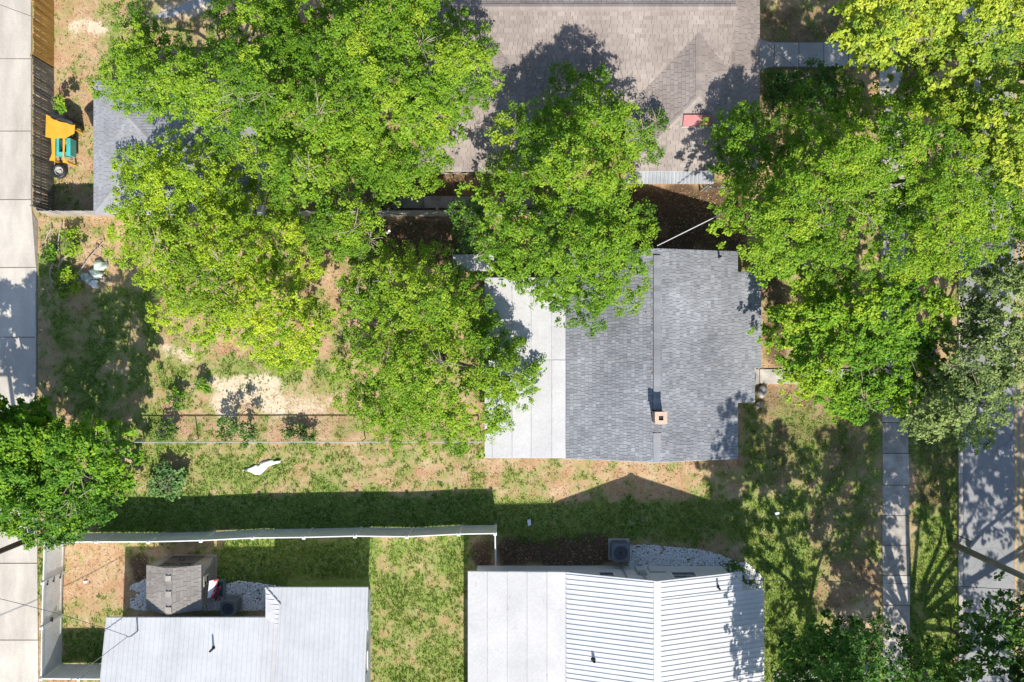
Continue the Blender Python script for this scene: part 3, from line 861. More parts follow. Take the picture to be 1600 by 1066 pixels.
# ------------------------------------------------------------------ white ribbed-roof house, bottom centre
def white_house_right():
    t = thing('white_metal_roof_house', 'white house with ribbed metal gable roof and flat roof beside gravel bed', 'house', W(960,980))
    yn = 870.0; ys = 1290.0; xr = 1004.0; zr = 4.25
    slp = 1.45/(125*S)
    z = lambda gx: zr-slp*abs(gx-xr)*S
    R = lambda gx, gy: W(gx, gy, z(gx))
    dk = MB()
    A = [R(879,yn), R(xr,yn), R(xr,ys), R(879,ys)]; B_ = [R(xr,yn), R(1136,yn), R(1136,ys), R(xr,ys)]
    C = [R(1136,898), R(1172,898), R(1172,ys), R(1136,ys)]
    for p in (A, B_, C): dk.slab(p, .13)
    rf = dk.build('roof', M['trim'], t)
    B2 = [R(xr,yn), R(1136,yn), R(1136,898), R(xr,898)]; B3 = [R(xr,898), R(1172,898), R(1172,ys), R(xr,ys)]
    metal_panels(rf, A, (-1,0), rib_h=.032, rib_w=.06); metal_panels(rf, B2, (1,0), width=.896, rib_h=.032, rib_w=.06); metal_panels(rf, B3, (1,0), rib_h=.032, rib_w=.06)
    mb = MB(); w = 5.2
    mb.slab([W(xr-w,yn-.3,z(xr-w)+.05), W(xr,yn-.3,zr+.06), W(xr,ys,zr+.06), W(xr-w,ys,z(xr-w)+.05)], .03); mb.slab([W(xr,yn-.3,zr+.06), W(xr+w,yn-.3,z(xr+w)+.05), W(xr+w,ys,z(xr+w)+.05), W(xr,ys,zr+.06)], .03)
    mb.build('ridge_cap', M['metalroof'], rf)
    fz = lambda x: 2.66+(x-W(735,0).x)*.02
    x0, x1, y0, y1 = W(735.5,0).x, W(878.6,0).x, W(0,ys).y, W(0,870).y
    mb = MB(); mb.slab([(x0,y0,fz(x0)),(x1,y0,fz(x1)),(x1,y1,fz(x1)),(x0,y1,fz(x0))], .14); fr = mb.build('flat_roof', M['trim'], t)
    sheets(fr, x0+.02, y0, x1-.005, y1-.02, fz, [W(764,0).x, W(793,0).x, W(822,0).x, W(851,0).x], M['membrane'])
    w = MB(); w.prism([W(746,1280), W(746,884), W(776,884), W(776,884.2), W(1128,884.2), W(1128,908), W(1160,908), W(1160,1280)], -.05, 2.4); w.build('wall', M['wall'], t)
    g = MB(); a, b, c = W(887,884.2,2.4), W(1128,884.2,2.4), W(1004,884.2,4.05); dy = Vector((0,-.12,0))
    a2 = W(887,884.2,2.72)
    for q in ([b,a,a2,c],[p+dy for p in (a,b,c,a2)],[a2,a2+dy,c+dy,c],[c,c+dy,b+dy,b]): g.poly(q)
    g.build('gable_wall', M['wall'], t)
    window(t, W(942,884.2,1.75), (0,1,0), .8, 1.0); window(t, W(1058,884.2,1.75), (0,1,0), 1.25, 1.1)
    window(t, W(1160,1000,1.4), (1,0,0), 1.2, 1.2); door(t, W(1160,1060,.02), (1,0,0), .95, 2.05, M['whitepaint'])
    # conduits and a tap line on the north wall
    for pts in ([(970,882.6,.2),(970,882.6,2.3)], [(990,882.6,.4),(990,882.6,1.6),(997,882.6,1.6),(997,882.6,2.9)], [(1010,882.6,.5),(1010,882.6,1.2),(1034,882.6,1.2)]):
        mb = MB(); mb.tube([W(*p) for p in pts], .035, 8); mb.build('conduit', M['steel'], t)
    mb = MB(); mb.box(W(992,0).x, W(0,883.9).y, 1.3, W(1002,0).x, W(0,879.8).y, 1.75); mb.build('meter_box', M['steel'], t)
    q = P(1120,915,3.0); pipe_vent(rf, (q.x,q.y,z(q.x/S+800)), .4); q = P(928,1032,3.4); pipe_vent(rf, (q.x,q.y,z(q.x/S+800)), .32, .07)
    # service mast where the cable lands
    mm = W(1126,876,0); mb = MB(); mb.tube([(mm.x,mm.y,2.5),(mm.x,mm.y,3.5)], .035, 8); mb.build('service_mast', M['steel'], rf)
white_house_right()

# ------------------------------------------------------------------ white ribbed-roof house, bottom left
def white_house_left():
    t = thing('white_metal_roof_house', 'white ribbed metal roof house with projecting wing inside the white vinyl fence', 'house', W(400,1020))
    sp_ = .22
    e = 2.7
    xa, xb, xc, xd = 208.0, 440.0, 463.0, 590.0     # plan columns
    y1, y2 = 937.0, 893.0                            # eaves of the main part and of the wing
    ys = 1240.0
    z1 = lambda gy: e+sp_*(gy-y1)*S
    z2 = lambda gy: e+sp_*(gy-y2)*S
    p1 = [W(xa,y1,e), W(xc,y1,e), W(xc,ys,z1(ys)), W(xa-2,ys,z1(ys))]
    p2 = [W(xc,y2,e), W(xd,y2,e), W(xd,ys,z2(ys)), W(xc,ys,z2(ys))]
    p2b = [W(xb,y2,e), W(xc-.1,y2,e), W(xc-.1,y2+22.9,z2(y2+22.9))]
    p3 = [W(xb,y2,e), W(xc,y2+23,z2(y2+23)), W(xc,y1+14,z1(y1+14)+.02), W(xb,y1,e+.02)]
    dk = MB(); dk.slab(p1, .13); dk.slab(p2, .13); dk.slab(p2b, .13); dk.slab(p3, .05)
    # upstand between the two roof levels
    a, b = W(xc,y1+14), W(xc,ys)
    dk.poly([(a.x,a.y,z1(y1+14)),(b.x,b.y,z1(ys)),(b.x,b.y,z2(ys)),(a.x,a.y,z2(y1+14))])
    rf = dk.build('roof', M['trim'], t)
    metal_panels(rf, p1, (0,1)); metal_panels(rf, p2, (0,1)); metal_panels(rf, p2b, (0,1)); metal_panels(rf, p3, (-1,0), base=.01, width=.9)
    mb = MB(); mb.tube([W(xb,y2,e+.03), W(xc,y2+23,z2(y2+23)+.03)], .05, 6); mb.build('hip_cap', M['metalroof'], rf)
    mb = MB(); mb.tube([W(xc,y2+23,z2(y2+23)+.02), W(xc,ys,z2(ys)+.02)], .05, 6); mb.build('flashing_and_shade', M['metalroof'], rf)  # only metal flashing here, along the upstand
    w = MB(); w.prism([W(218,1230), W(218,963), W(462,963), W(462,921), W(579,921), W(579,1230)], -.05, 2.52); w.build('wall', M['wall'], t)
    for gy in (960, 1020): window(t, W(579,gy,1.6), (1,0,0), 1.1, 1.2)
    window(t, W(520,921,1.5), (0,1,0), 1.1, 1.1); window(t, W(218,1000,1.5), (-1,0,0), 1.0, 1.0); door(t, W(300,963,.02), (0,1,0), .9, 2.0, M['whitepaint'])
    q = P(334,1012,2.95); pipe_vent(rf, (q.x,q.y,z1(533-q.y/S)), .45)
    # bent service mast with cable loops
    q = P(214,987,2.9); m = MB(); zz = z1(533-q.y/S)
    m.tube([(q.x,q.y,zz-.05),(q.x,q.y,zz+.75),(q.x-.06,q.y+.02,zz+.85),(q.x-.14,q.y+.02,zz+.80)], .04, 8); m.build('service_mast', M['steel'], rf)
    return Vector((q.x-.12, q.y, zz+.8))
MAST = white_house_left()

# ------------------------------------------------------------------ garden shed
def garden_shed():
    t = thing('garden_shed', 'small taupe garden shed with gable roof and three ridge vents in fenced yard', 'shed', W(298,908))
    x0, x1, y0, y1 = 259.5, 337.0, 868.5, 931.0     # walls in plan
    e, r = 2.0, 2.62; xm = (x0+x1)/2-1
    hw = 40.5; zz = lambda gx: r-(r-e)*abs(gx-xm)/hw
    yn, ys = y0-2.5, y1+2
    # keep the roof over the walls: eaves a hand wide
    pl = [([W(xm-hw,yn,e), W(xm,yn,r), W(xm,ys,r), W(xm-hw,ys,e)], (-1,0)), ([W(xm,yn,r), W(xm+hw,yn,e), W(xm+hw,ys,e), W(xm,ys,r)], (1,0))]
    dk = MB(); sh = MB()
    for i, (p, d) in enumerate(pl): dk.slab(p, .07); shingles(sh, p, d, .16, .2, .42, .003, seed=120+i)
    rf = dk.build('roof', M['shedwall'], t); sh.build('shingles', M['shingle_shed'], rf, kind='stuff')
    ridge_caps(rf, W(xm,ys,r), W(xm,yn,r), M['shingle_shed'], .3, .22, .015, .05)
    for gy in (y0+12, y0+35, y0+58):
        m = MB(); c = W(xm,gy,r); m.slab([(c.x-.13,c.y-.13,r+.06),(c.x+.13,c.y-.13,r+.06),(c.x+.13,c.y+.13,r+.06),(c.x-.13,c.y+.13,r+.06)], .1); m.build('roof_vent', M['palewood'], rf)
    w = MB(); w.prism([W(x0,y0), W(x1,y0), W(x1,y1), W(x0,y1)], .06, 1.93); w.build('wall', M['shedwall'], t)
    m = MB(); m.prism([W(x0-2,y0-2), W(x1+2,y0-2), W(x1+2,y1+2), W(x0-2,y1+2)], -.03, .058); m.build('floor_frame', M['palewood'], t)
    for gy, s in ((y0,1),(y1,-1)):
        g = MB(); a, b, c = W(x0,gy,1.93), W(x1,gy,1.93), W(xm,gy,2.54); dy = Vector((0,-.06*s,0))
        for q in ([a,b,c],[p+dy for p in (b,a,c)],[a,c,c+dy,a+dy],[c,b,b+dy,c+dy]): g.poly(q)
        g.build('gable_wall', M['shedwall'], t)
    # double door, north side, with small panes along the top
    for s, nm in ((-1,'door'),(1,'door')):
        c = W(xm+s*12.5, y0); m = MB(); m.box(c.x-.385,c.y-.01,.12,c.x+.385,c.y+.035,1.85); d = m.build('door', M['sheddoor'], t)
        for k in (-1,0,1):
            m = MB(); m.box(c.x+k*.2-.08,c.y+.03,1.5,c.x+k*.2+.08,c.y+.045,1.72); m.build('pane', M['glass'], d)
        m = MB(); m.tube([(c.x-s*.3,c.y+.03,1.0),(c.x-s*.3,c.y+.09,1.0),(c.x-s*.3,c.y+.09,1.18),(c.x-s*.3,c.y+.03,1.18)], .015, 6); m.build('handle', M['dark'], d)
    window(t, W(x1,y0+26,1.35), (1,0,0), .5, .6, M['palewood'])
    return t
garden_shed()

# ------------------------------------------------------------------ air conditioners
def condenser(px, py, label, rot=0.0, w=.82, h=.82):
    c = P(px, py, h); t = thing('air_conditioner', label, 'air conditioner', (c.x,c.y,0), 'air conditioners beside the white houses')
    m = MB(); m.box(c.x-w*.6,c.y-w*.6,-.03,c.x+w*.6,c.y+w*.6,.07); m.build('base_pad', M['concrete'], t)
    m = MB(); a = w/2; b_ = .1
    oct_ = [(c.x-a+b_,c.y-a),(c.x+a-b_,c.y-a),(c.x+a,c.y-a+b_),(c.x+a,c.y+a-b_),(c.x+a-b_,c.y+a),(c.x-a+b_,c.y+a),(c.x-a,c.y+a-b_),(c.x-a,c.y-a+b_)]
    m.prism(oct_, .071, h-.06); bd = m.build('cabinet', M['acgrey'], t)
    for k in range(8):           # louvre rails round the cabinet
        z = .15+k*.075; m = MB(); m.prism([(c.x+(x-c.x)*1.02, c.y+(y-c.y)*1.02) for x, y in oct_], z, z+.02); m.build('louvre', M['acgrey'], bd)
    m = MB(); n = 28; R1 = w*.37
    ring = [(c.x+R1*math.cos(2*math.pi*k/n), c.y+R1*math.sin(2*math.pi*k/n)) for k in range(n)]
    out = []
    for k in range(n):
        an = 2*math.pi*k/n; q = max(abs(math.cos(an)), abs(math.sin(an))); rr = min(a/q, (2*a-b_)/(abs(math.cos(an))+abs(math.sin(an))))
        out.append((c.x+rr*1.02*math.cos(an), c.y+rr*1.02*math.sin(an)))
    for k in range(n):
        j = (k+1) % n
        m.poly([(*ring[k],h),(*out[k],h-.02),(*out[j],h-.02),(*ring[j],h)]); m.poly([(*out[k],h-.02),(*out[k],h-.08),(*out[j],h-.08),(*out[j],h-.02)]); m.poly([(*ring[j],h),(*ring[j],h-.2),(*ring[k],h-.2),(*ring[k],h)])
    m.build('top_panel', M['acgrey'], t)
    m = MB(); m.lathe((c.x,c.y,h-.22), [(R1,0),(R1,.01)], 28); m.build('fan_well', M['acdark'], t)
    f = MB(); f.lathe((c.x,c.y,h-.2), [(.09,0),(.09,.1),(.05,.12)], 14)
    for k in range(4):
        an = k*math.pi/2+.5; d = Vector((math.cos(an),math.sin(an),0)); u = Vector((-d.y,d.x,0)); o = Vector((c.x,c.y,h-.14))
        f.poly([o+d*.08-u*.04+Vector((0,0,.03)), o+d*R1*.93-u*.11+Vector((0,0,.03)), o+d*R1*.93+u*.10-Vector((0,0,.03)), o+d*.08+u*.05-Vector((0,0,.03))])
    f.build('fan', M['acdark'], t)
    g = MB()
    for rr in (.25,.5,.75,1.0):
        pts = [(c.x+R1*rr*math.cos(2*math.pi*k/20), c.y+R1*rr*math.sin(2*math.pi*k/20), h+.01) for k in range(21)]; g.tube(pts, .006, 4, cap=False)
    for k in range(6):
        an = math.pi*k/6; g.tube([(c.x-R1*math.cos(an),c.y-R1*math.sin(an),h+.012),(c.x+R1*math.cos(an),c.y+R1*math.sin(an),h+.012)], .005, 4)
    g.build('fan_guard', M['dark'], t)
condenser(970, 864, 'grey air conditioner on concrete pad beside white gravel at wall of the white house', w=.88, h=.8)
condenser(356, 951, 'grey air conditioner between the taupe shed and the white ribbed roof', w=.72, h=.95)

# ------------------------------------------------------------------ sign leaning between shed and air conditioner
def sign():
    c = W(340,916); t = thing('yard_sign', 'white and red yard sign on red post leaning beside the taupe shed', 'sign', (c.x,c.y,0))
    m = MB(); a = P(333,958,.1); b = P(334,921,1.5)
    m.tube([(a.x+.1,a.y+.62,0.0),(b.x+.32,b.y+.12,1.55)], .05, 6); m.build('post', M['signred'], t)
    A, B_, C_, D = P(324,935,1.75), P(334,932,1.45), P(341,905,1.45), P(327,908,1.75)
    m = MB(); m.slab([A,B_,C_,D], .03); bd = m.build('board', M['whitepaint'], t)
    E, F = A.lerp(B_,.55), D.lerp(C_,.5)
    up = Vector((0,0,.006))
    m = MB(); m.slab([E+up,B_+up,C_+up,F+up], .01); rp = m.build('red_panel', M['signred'], bd)
    for k in range(4):
        m = MB(); p = E.lerp(F,.15+.22*k).lerp(B_.lerp(C_,.15+.22*k),.25); q = E.lerp(F,.25+.22*k).lerp(B_.lerp(C_,.25+.22*k),.8)
        m.tube([p+up*2,p.lerp(q,.5)+up*2+Vector((0,.03,0)),q+up*2], .018, 5); m.build('white_scroll', M['whitepaint'], bd)
    # teal crate and bits next to it
    u = thing('plastic_crate', 'small teal plastic crate on gravel beside the red yard sign', 'crate', (c.x+.25,c.y+.1,0))
    m = MB(); x, y = W(348,916).x, W(348,916).y
    m.box(x-.17,y-.4,-.02,x+.17,y+.35,.05); m.build('crate_floor', M['teal'], u)
    for q in ((x-.17,y-.4,x-.14,y+.35),(x+.14,y-.4,x+.17,y+.35),(x-.138,y-.4,x+.138,y-.37),(x-.138,y+.32,x+.138,y+.35)):
        m = MB(); m.box(q[0],q[1],.051,q[2],q[3],.42); m.build('crate_side', M['acgrey'], u)
sign()

# ------------------------------------------------------------------ wooden fences
def picket_mesh(name, w, h, th, mat):
    me = bpy.data.meshes.new(name)
    mb = MB(); mb.box(-w/2, -th/2, 0, w/2, th/2, h-.04)
    mb2 = [(-w/2,-th/2,0),(w/2,-th/2,0),(w/2,th/2,0),(-w/2,th/2,0),(-w/2,-th/2,h-.05),(w/2,-th/2,h-.05),(w/2,th/2,h-.05),(-w/2,th/2,h-.05),
           (-w*.22,-th/2,h),(w*.22,-th/2,h),(w*.22,th/2,h),(-w*.22,th/2,h)]
    f = [(3,2,1,0),(0,1,5,4),(1,2,6,5),(2,3,7,6),(3,0,4,7),(4,5,9,8),(5,6,10,9),(6,7,11,10),(7,4,8,11),(8,9,10,11)]
    me.from_pydata(mb2, [], f); me.materials.append(mat)
    return me

def picket_fence(name, label, a, b, mat, h=1.83, pitch=.155, w=.14, side=1, splits=None):
    """a, b: plan ends. splits: (metres, material) changes along the run"""
    a = Vector((a[0],a[1],0)); b = Vector((b[0],b[1],0)); d = b-a; L = d.length; d.normalize()
    n = Vector((-d.y,d.x,0))*side; ang = math.atan2(d.y,d.x)
    t = thing(name, label, 'fence', a.lerp(b,.5))
    org = ORG[t.name]
    x = 0.1
    meshes = {}
    while x < L:
        m = mat
        if splits:
            for s0, mm in splits:
                if x >= s0: m = mm
        if m.name not in meshes: meshes[m.name] = picket_mesh('picket', w, h, .018, m)
        o = bpy.data.objects.new('picket', meshes[m.name]); COL.objects.link(o); o.parent = t
        p = a+d*x-n*.012+Vector((0,0,-.02))
        o.location = p-org; o.rotation_euler = (rnd.gauss(0,.006), rnd.gauss(0,.004), ang+rnd.gauss(0,.012))
        o.scale = (rnd.uniform(.94,1.0), 1, rnd.uniform(.975,1.02))
        x += pitch
    for z in (.35, 1.0, h-.3):
        mb = MB(); mb.beam(a+n*.03, b+n*.03, .04, z, z+.085); mb.build('rail', mat, t)
    k = max(1, int(round(L/2.4)))
    for i in range(k+1):
        p = a+d*(L*i/k)+n*.10; mb = MB(); mb.box(p.x-.045,p.y-.045,-.03,p.x+.045,p.y+.045,h-.06); mb.build('post', mat, t)

# long fence along the alley: new cedar at the top, weathered below
picket_fence('wooden_fence', 'fresh yellow cedar board fence along the alley at the top edge', W(83.5,-60), W(83.5,104), M['newwood'], side=-1, pitch=.15)
picket_fence('wooden_fence', 'weathered dark grey board fence along the alley behind the yellow cart', W(83.5,106), W(83.5,330), M['oldwood'], side=-1, pitch=.15)
picket_fence('wooden_fence', 'short bleached grey fence between the alley and the hipped outbuilding', W(84,337.5), W(184,337.5), M['palewood'], side=1, h=1.7, pitch=.132, w=.145)
picket_fence('wooden_fence', 'weathered grey board fence between side path and back yard under trees', W(470,338), W(905,337), M['palewood'], side=1, h=1.75, pitch=.15, w=.15)
picket_fence('wooden_fence', 'short stub of weathered fence running away from the side path under trees', W(621,296), W(621,333), M['oldwood'], side=1, h=1.6)

# ------------------------------------------------------------------ white vinyl fence
def vinyl_fence():
    h = 1.83
    t = thing('vinyl_fence', 'tall white vinyl privacy fence enclosing the yard of the ribbed-roof house', 'fence', P(400,841,h)*Vector((1,1,0)) if False else (P(400,841,h).x,P(400,841,h).y,0))
    north = [(69,847.5),(151,847),(232,847),(314,845),(394.5,841),(474.7,840),(554.7,838),(636,839),(716.5,835),(773.5,834)]
    runs = [north, [(773.5,834),(774.5,893)], [(69,847.5),(67,911),(65,981),(64,1061)], [(64,1061),(123,1061.5),(203,1062)]]
    done = set()
    def plan(q): p = P(q[0],q[1],h); return Vector((p.x,p.y,0))
    for ri, run in enumerate(runs):
        for i, q in enumerate(run):
            p = plan(q)
            if q not in done and not (ri == 1 and i == 1) and not (ri == 3 and i == 2):
                done.add(q)
                m = MB(); m.box(p.x-.065,p.y-.065,-.03,p.x+.065,p.y+.065,h+.03); po = m.build('post', M['vinyl'], t)
                m = MB(); m.hexa([(p.x-.085,p.y-.085,h+.031),(p.x+.085,p.y-.085,h+.031),(p.x+.085,p.y+.085,h+.031),(p.x-.085,p.y+.085,h+.031),(p.x-.03,p.y-.03,h+.09),(p.x+.03,p.y-.03,h+.09),(p.x+.03,p.y+.03,h+.09),(p.x-.03,p.y+.03,h+.09)])
                m.build('cap', M['vinyl'], po)
            if i+1 < len(run):
                a, b = p, plan(run[i+1]); d = (b-a); L = d.length; d.normalize()
                gate = (ri == 2 and i == 1)
                z0 = .08 if gate else .02
                m = MB(); a1 = a+d*.07; b1 = b-d*.07
                for z, zz, w in ((z0+.03,z0+.18,.05),(h-.16,h-.01,.05)): m.beam(a1,b1,w,z,zz)
                n = max(3, int(round((L-.14)/.165))); st = (b1-a1)/n
                for k in range(n): m.beam(a1+st*k+d*.005, a1+st*(k+1)-d*.005, .024, z0+.18, h-.16)
                m.beam(a1, b1, .014, z0+.18, h-.16)
                g = m.build('gate' if gate else 'fence_panel', M['vinyl'], t)
                if gate:
                    nn = Vector((-d.y,d.x,0)); nn = nn if nn.x > 0 else -nn
                    for zc in (.35,.95,1.5):
                        c = a1+nn*.05; m = MB(); m.box(c.x-.03,c.y-.12,zc,c.x+.03,c.y+.12,zc+.06); m.build('hinge', M['dark'], g)
                    c = b1+nn*.05; m = MB(); m.box(c.x-.03,c.y-.05,1.0,c.x+.04,c.y+.16,1.08); m.build('latch', M['dark'], g)
vinyl_fence()

# ------------------------------------------------------------------ chain-link fences
def chain_link(label, pts, h=1.2, posts=2.6, gate=None):
    pts = [Vector((p[0],p[1],0)) for p in pts]
    t = thing('chain_link_fence', label, 'fence', pts[0].lerp(pts[-1],.5))
    for i in range(len(pts)-1):
        a, b = pts[i], pts[i+1]; d = b-a; L = d.length; d.normalize(); k = max(1, int(round(L/posts)))
        for j in range(k+1):
            if j == k and i+2 < len(pts): continue
            p = a+d*(L*j/k); m = MB(); m.tube([(p.x,p.y,-.05),(p.x,p.y,h+.03)], .03, 8); m.build('post', M['steel'], t)
        m = MB(); m.tube([(a.x,a.y,h),(b.x,b.y,h)], .032, 6); m.build('top_rail', M['steel'], t)
        m = MB(); x = -h
        sp_ = .14
        while x < L:
            for s in (1,-1):
                x0, x1 = x, x+h; z0, z1 = .03, h
                if x0 < 0: z0 += -x0*(h-.03)/h; x0 = 0
                if x1 > L: z1 -= (x1-L)*(h-.03)/h; x1 = L
                if s < 0: z0, z1 = h+.03-z0, h+.03-z1
                if x1-x0 > .05:
                    p, q = a+d*x0, a+d*x1; u = Vector((-d.y,d.x,0))*.0035*s
                    m.poly([(p.x+u.x,p.y+u.y,z0),(q.x+u.x,q.y+u.y,z1),(q.x+u.x,q.y+u.y,z1+.009),(p.x+u.x,p.y+u.y,z0+.009)])
            x += sp_
        m.build('wire_mesh', M['steel'], t, kind='stuff')
chain_link('galvanised chain-link fence running from the rear yard to the white flat roof', [W(225,686.5), W(480,686), W(752,686)])
chain_link('short chain-link fence with open frame beside the alley under leafy tree', [W(77,455), W(77,518), W(77,577), W(76,652)], posts=2.0)
chain_link('chain-link fence crossing the side yard near the corrugated awning', [W(1100,299), W(1152,300)], posts=1.7)

# ------------------------------------------------------------------ poles and cables
def pole(name, label, base, h, r0, r1, mat, arm=None):
    t = thing(name, label, 'utility pole', base)
    m = MB(); m.tube([(base.x,base.y,-.1),(base.x,base.y,h*.5),(base.x,base.y,h)], [r0,(r0+r1)/2,r1], 12); m.build('pole_shaft', mat, t, smooth=True)
    m = MB(); m.box(base.x-1.1,base.y-.05,h-.6,base.x+1.1,base.y+.05,h-.48); ca = m.build('crossarm', mat, t)
    for dx in (-1.0,-.5,.5,1.0):
        m = MB(); m.lathe((base.x+dx,base.y,h-.48), [(.03,0),(.05,.04),(.03,.08),(.05,.12),(.02,.16)], 8); m.build('insulator', M['acgrey'], ca)
    return t
PB = W(1486,849); pole('utility_pole', 'tall weathered greenish utility pole rising from the verge beside the road', PB, 9.5, .165, .11, M['pole'])
PA = W(50,841); pole('utility_pole', 'dark wooden utility pole rising beside the alley near the vinyl fence corner', PA, 9.0, .14, .10, M['darkpole'])

def cable(label, a, b, sag=.4, r=.014, mat='wire'):
    a, b = Vector(a), Vector(b); pts = []
    for i in range(15):
        s = i/14; p = a.lerp(b, s); p.z -= sag*4*s*(1-s); pts.append(p)
    m = MB(); m.tube(pts, r, 5); o = m.build('overhead_cable', M[mat]); props(o, label, 'cable')
mm = W(1126,876,3.45)
cable('thin dark cable from the gable corner of the white house to the roadside pole', mm, (PB.x,PB.y,8.2), .5, .013)
cable('dark service cable from the ribbed roof mast down past the fence corner', MAST, W(-60,1190,6.5), .3, .016)
cable('dark cable from the ribbed roof mast to the alley pole', MAST+Vector((0,.05,-.02)), (PA.x,PA.y,7.6), .35, .013)
cable('pale thick service cable slanting to the ridge of the grey shingle roof', P(1027,384,4.1), P(1130,333,5.2), .05, .022, 'palewire')
cable('dark cable crossing the walk of the brown house', P(1188,60,2.9), P(1262,118,6.0), .1, .016)
cable('thin cable crossing the top left corner of the alley', P(-40,-8,5), P(62,30,5), .1, .012)

# street sign post and letter box on the verge
c = W(1480,829.5); t = thing('street_sign', 'thin steel sign post standing on the verge above the leaning pole', 'sign', c)
m = MB(); m.tube([(c.x,c.y,-.05),(c.x,c.y,2.25)], .03, 8); m.build('post', M['darkpole'], t)
m = MB(); m.box(c.x-.012,c.y-.3,1.75,c.x-.036,c.y+.02,2.2); m.build('sign_plate', M['acgrey'], t)
c = W(1487,984); t = thing('letter_box', 'dark round-topped letter box on a post at the kerb near bottom edge', 'letter box', c)
m = MB(); m.box(c.x-.05,c.y-.05,-.05,c.x+.05,c.y+.05,1.0); m.build('post', M['darkpole'], t)
m = MB(); pr = [(math.cos(a)*.13, 1.12+math.sin(a)*.13) for a in [math.pi*k/8 for k in range(9)]]; pr = [(.13,1.0)]+pr+[(-.13,1.0)]
for i in range(len(pr)):
    j = (i+1) % len(pr); m.poly([(c.x-.3,c.y+pr[i][0],pr[i][1]),(c.x+.3,c.y+pr[i][0],pr[i][1]),(c.x+.3,c.y+pr[j][0],pr[j][1]),(c.x-.3,c.y+pr[j][0],pr[j][1])])
m.poly([(c.x+.3,c.y+y,z) for y, z in pr]); m.poly([(c.x-.3,c.y+y,z) for y, z in pr[::-1]])
m.build('box', M['dark'], t)

# ------------------------------------------------------------------ yellow and teal play cart by the wooden fence
def cart():
    c = W(112,235); t = thing('play_cart', 'homemade yellow board and teal tub cart beside the wooden fence', 'cart', c)
    z = .95
    top = [P(72,179,z), P(80,183,z), P(92,190,z), P(117,195,z), P(116,208,z), P(102,216,z), P(80,216,z), P(71,214,z)]
    m = MB(); m.slab(top, .04); m.build('board', M['yellow'], t)
    for q in ([(80,216.4),(86.5,216.4),(86,251),(77,251),(81,240)], [(98,216.4),(102,216.4),(100,246),(108,256),(98,254)]):
        m = MB(); m.slab([P(x,y,z-.03) for x, y in q], .04); m.build('side_arm', M['yellow'], t)
    a, b = P(87,216,.8), P(110,243,.8)
    m = MB()
    for q in ((a.x,b.y,a.x+.16,a.y),(b.x-.2,b.y,b.x,a.y),(a.x+.161,b.y,b.x-.201,b.y+.17)): m.box(q[0],q[1],.25,q[2],q[3],.8)
    m.build('tub', M['teal'], t)
    m = MB(); m.box(a.x+.162,b.y+.172,.2,b.x-.202,a.y,.3); m.build('tub_floor', M['terracotta'], t)
    for q in (P(75,186,z), P(113,200,z), P(78,248,z), P(103,252,z)):
        m = MB(); m.box(q.x-.04,q.y-.04,-.02,q.x+.04,q.y+.04,z-.045); m.build('leg', M['yellow'], t)
    # black sheet at its head
    u = thing('black_sheet', 'crumpled black sheet bunched at the head of the yellow cart', 'sheet', W(115,195))
    m = MB(); r = random.Random(5)
    outline = [(78,176),(83,173),(88,177),(95,178),(102,184),(112,190),(116,196),(108,194),(98,189),(90,187),(84,187),(79,184)]
    top = [P(x,y,1.0+r.uniform(-.04,.08)) for x, y in outline]; cc = sum(top, Vector())/len(top)+Vector((0,0,.08))
    for i in range(len(top)):
        j = (i+1) % len(top); m.poly([top[i],cc,top[j]] if False else [top[j],top[i],cc]); a1 = Vector((top[i].x,top[i].y,.0)); b1 = Vector((top[j].x,top[j].y,.0)); m.poly([top[i],top[j],b1,a1])
    m.build('sheet', M['blackcloth'], u)
cart()
def wheel():
    c = P(93.5,268,.14); t = thing('spare_tyre', 'worn truck tyre with pale rim lying flat beside the yellow cart', 'tyre', (c.x,c.y,0))
    m = MB(); m.lathe((c.x,c.y,.0), [(.22,-.02),(.30,-.02),(.345,.05),(.355,.14),(.345,.23),(.30,.275),(.24,.265),(.215,.22),(.215,.02)], 32); m.v = m.v
    # open ring: drop the end caps
    m.f = m.f[:-2]; m.t = m.t[:-2]; m.build('tyre', M['acdark'], t, smooth=True)
    m = MB(); m.lathe((c.x,c.y,.0), [(.214,.05),(.214,.23),(.19,.22),(.18,.12),(.10,.10),(.08,.17),(.05,.17)], 28); m.build('rim', M['concrete'], t, smooth=False)
    for k in range(5):
        a = 2*math.pi*k/5; m = MB(); m.tube([(c.x+.135*math.cos(a),c.y+.135*math.sin(a),.1),(c.x+.135*math.cos(a),c.y+.135*math.sin(a),.125)], .022, 8); m.build('lug_hole', M['dark'], t)
wheel()
# black tarp against the outbuilding
u = thing('black_tarp', 'folded black tarp with pale crease against the wall of the hipped outbuilding', 'tarp', W(190,188))
m = MB(); r = random.Random(8); rings = []
ol = [(131,170),(140,163),(152,160),(158,176),(157,194),(150,200),(143,196),(139,184)]
for s, z in ((1.0,-.02),(.98,.35),(.8,.62),(.45,.78)):
    cx = sum(p[0] for p in ol)/len(ol); cy = sum(p[1] for p in ol)/len(ol)
    rings.append([P(cx+(x-cx)*s+r.uniform(-1,1)+ (2 if z > .3 else 0), cy+(y-cy)*s+r.uniform(-1,1), max(z,0)+r.uniform(-.05,.05))+Vector((0,0,min(z,0))) for x, y in ol])
for i in range(3):
    for k in range(len(ol)):
        j = (k+1) % len(ol); m.poly([rings[i][k],rings[i][j],rings[i+1][j],rings[i+1][k]])
m.poly(rings[3]); m.build('tarp_cover', M['blackcloth'], u)

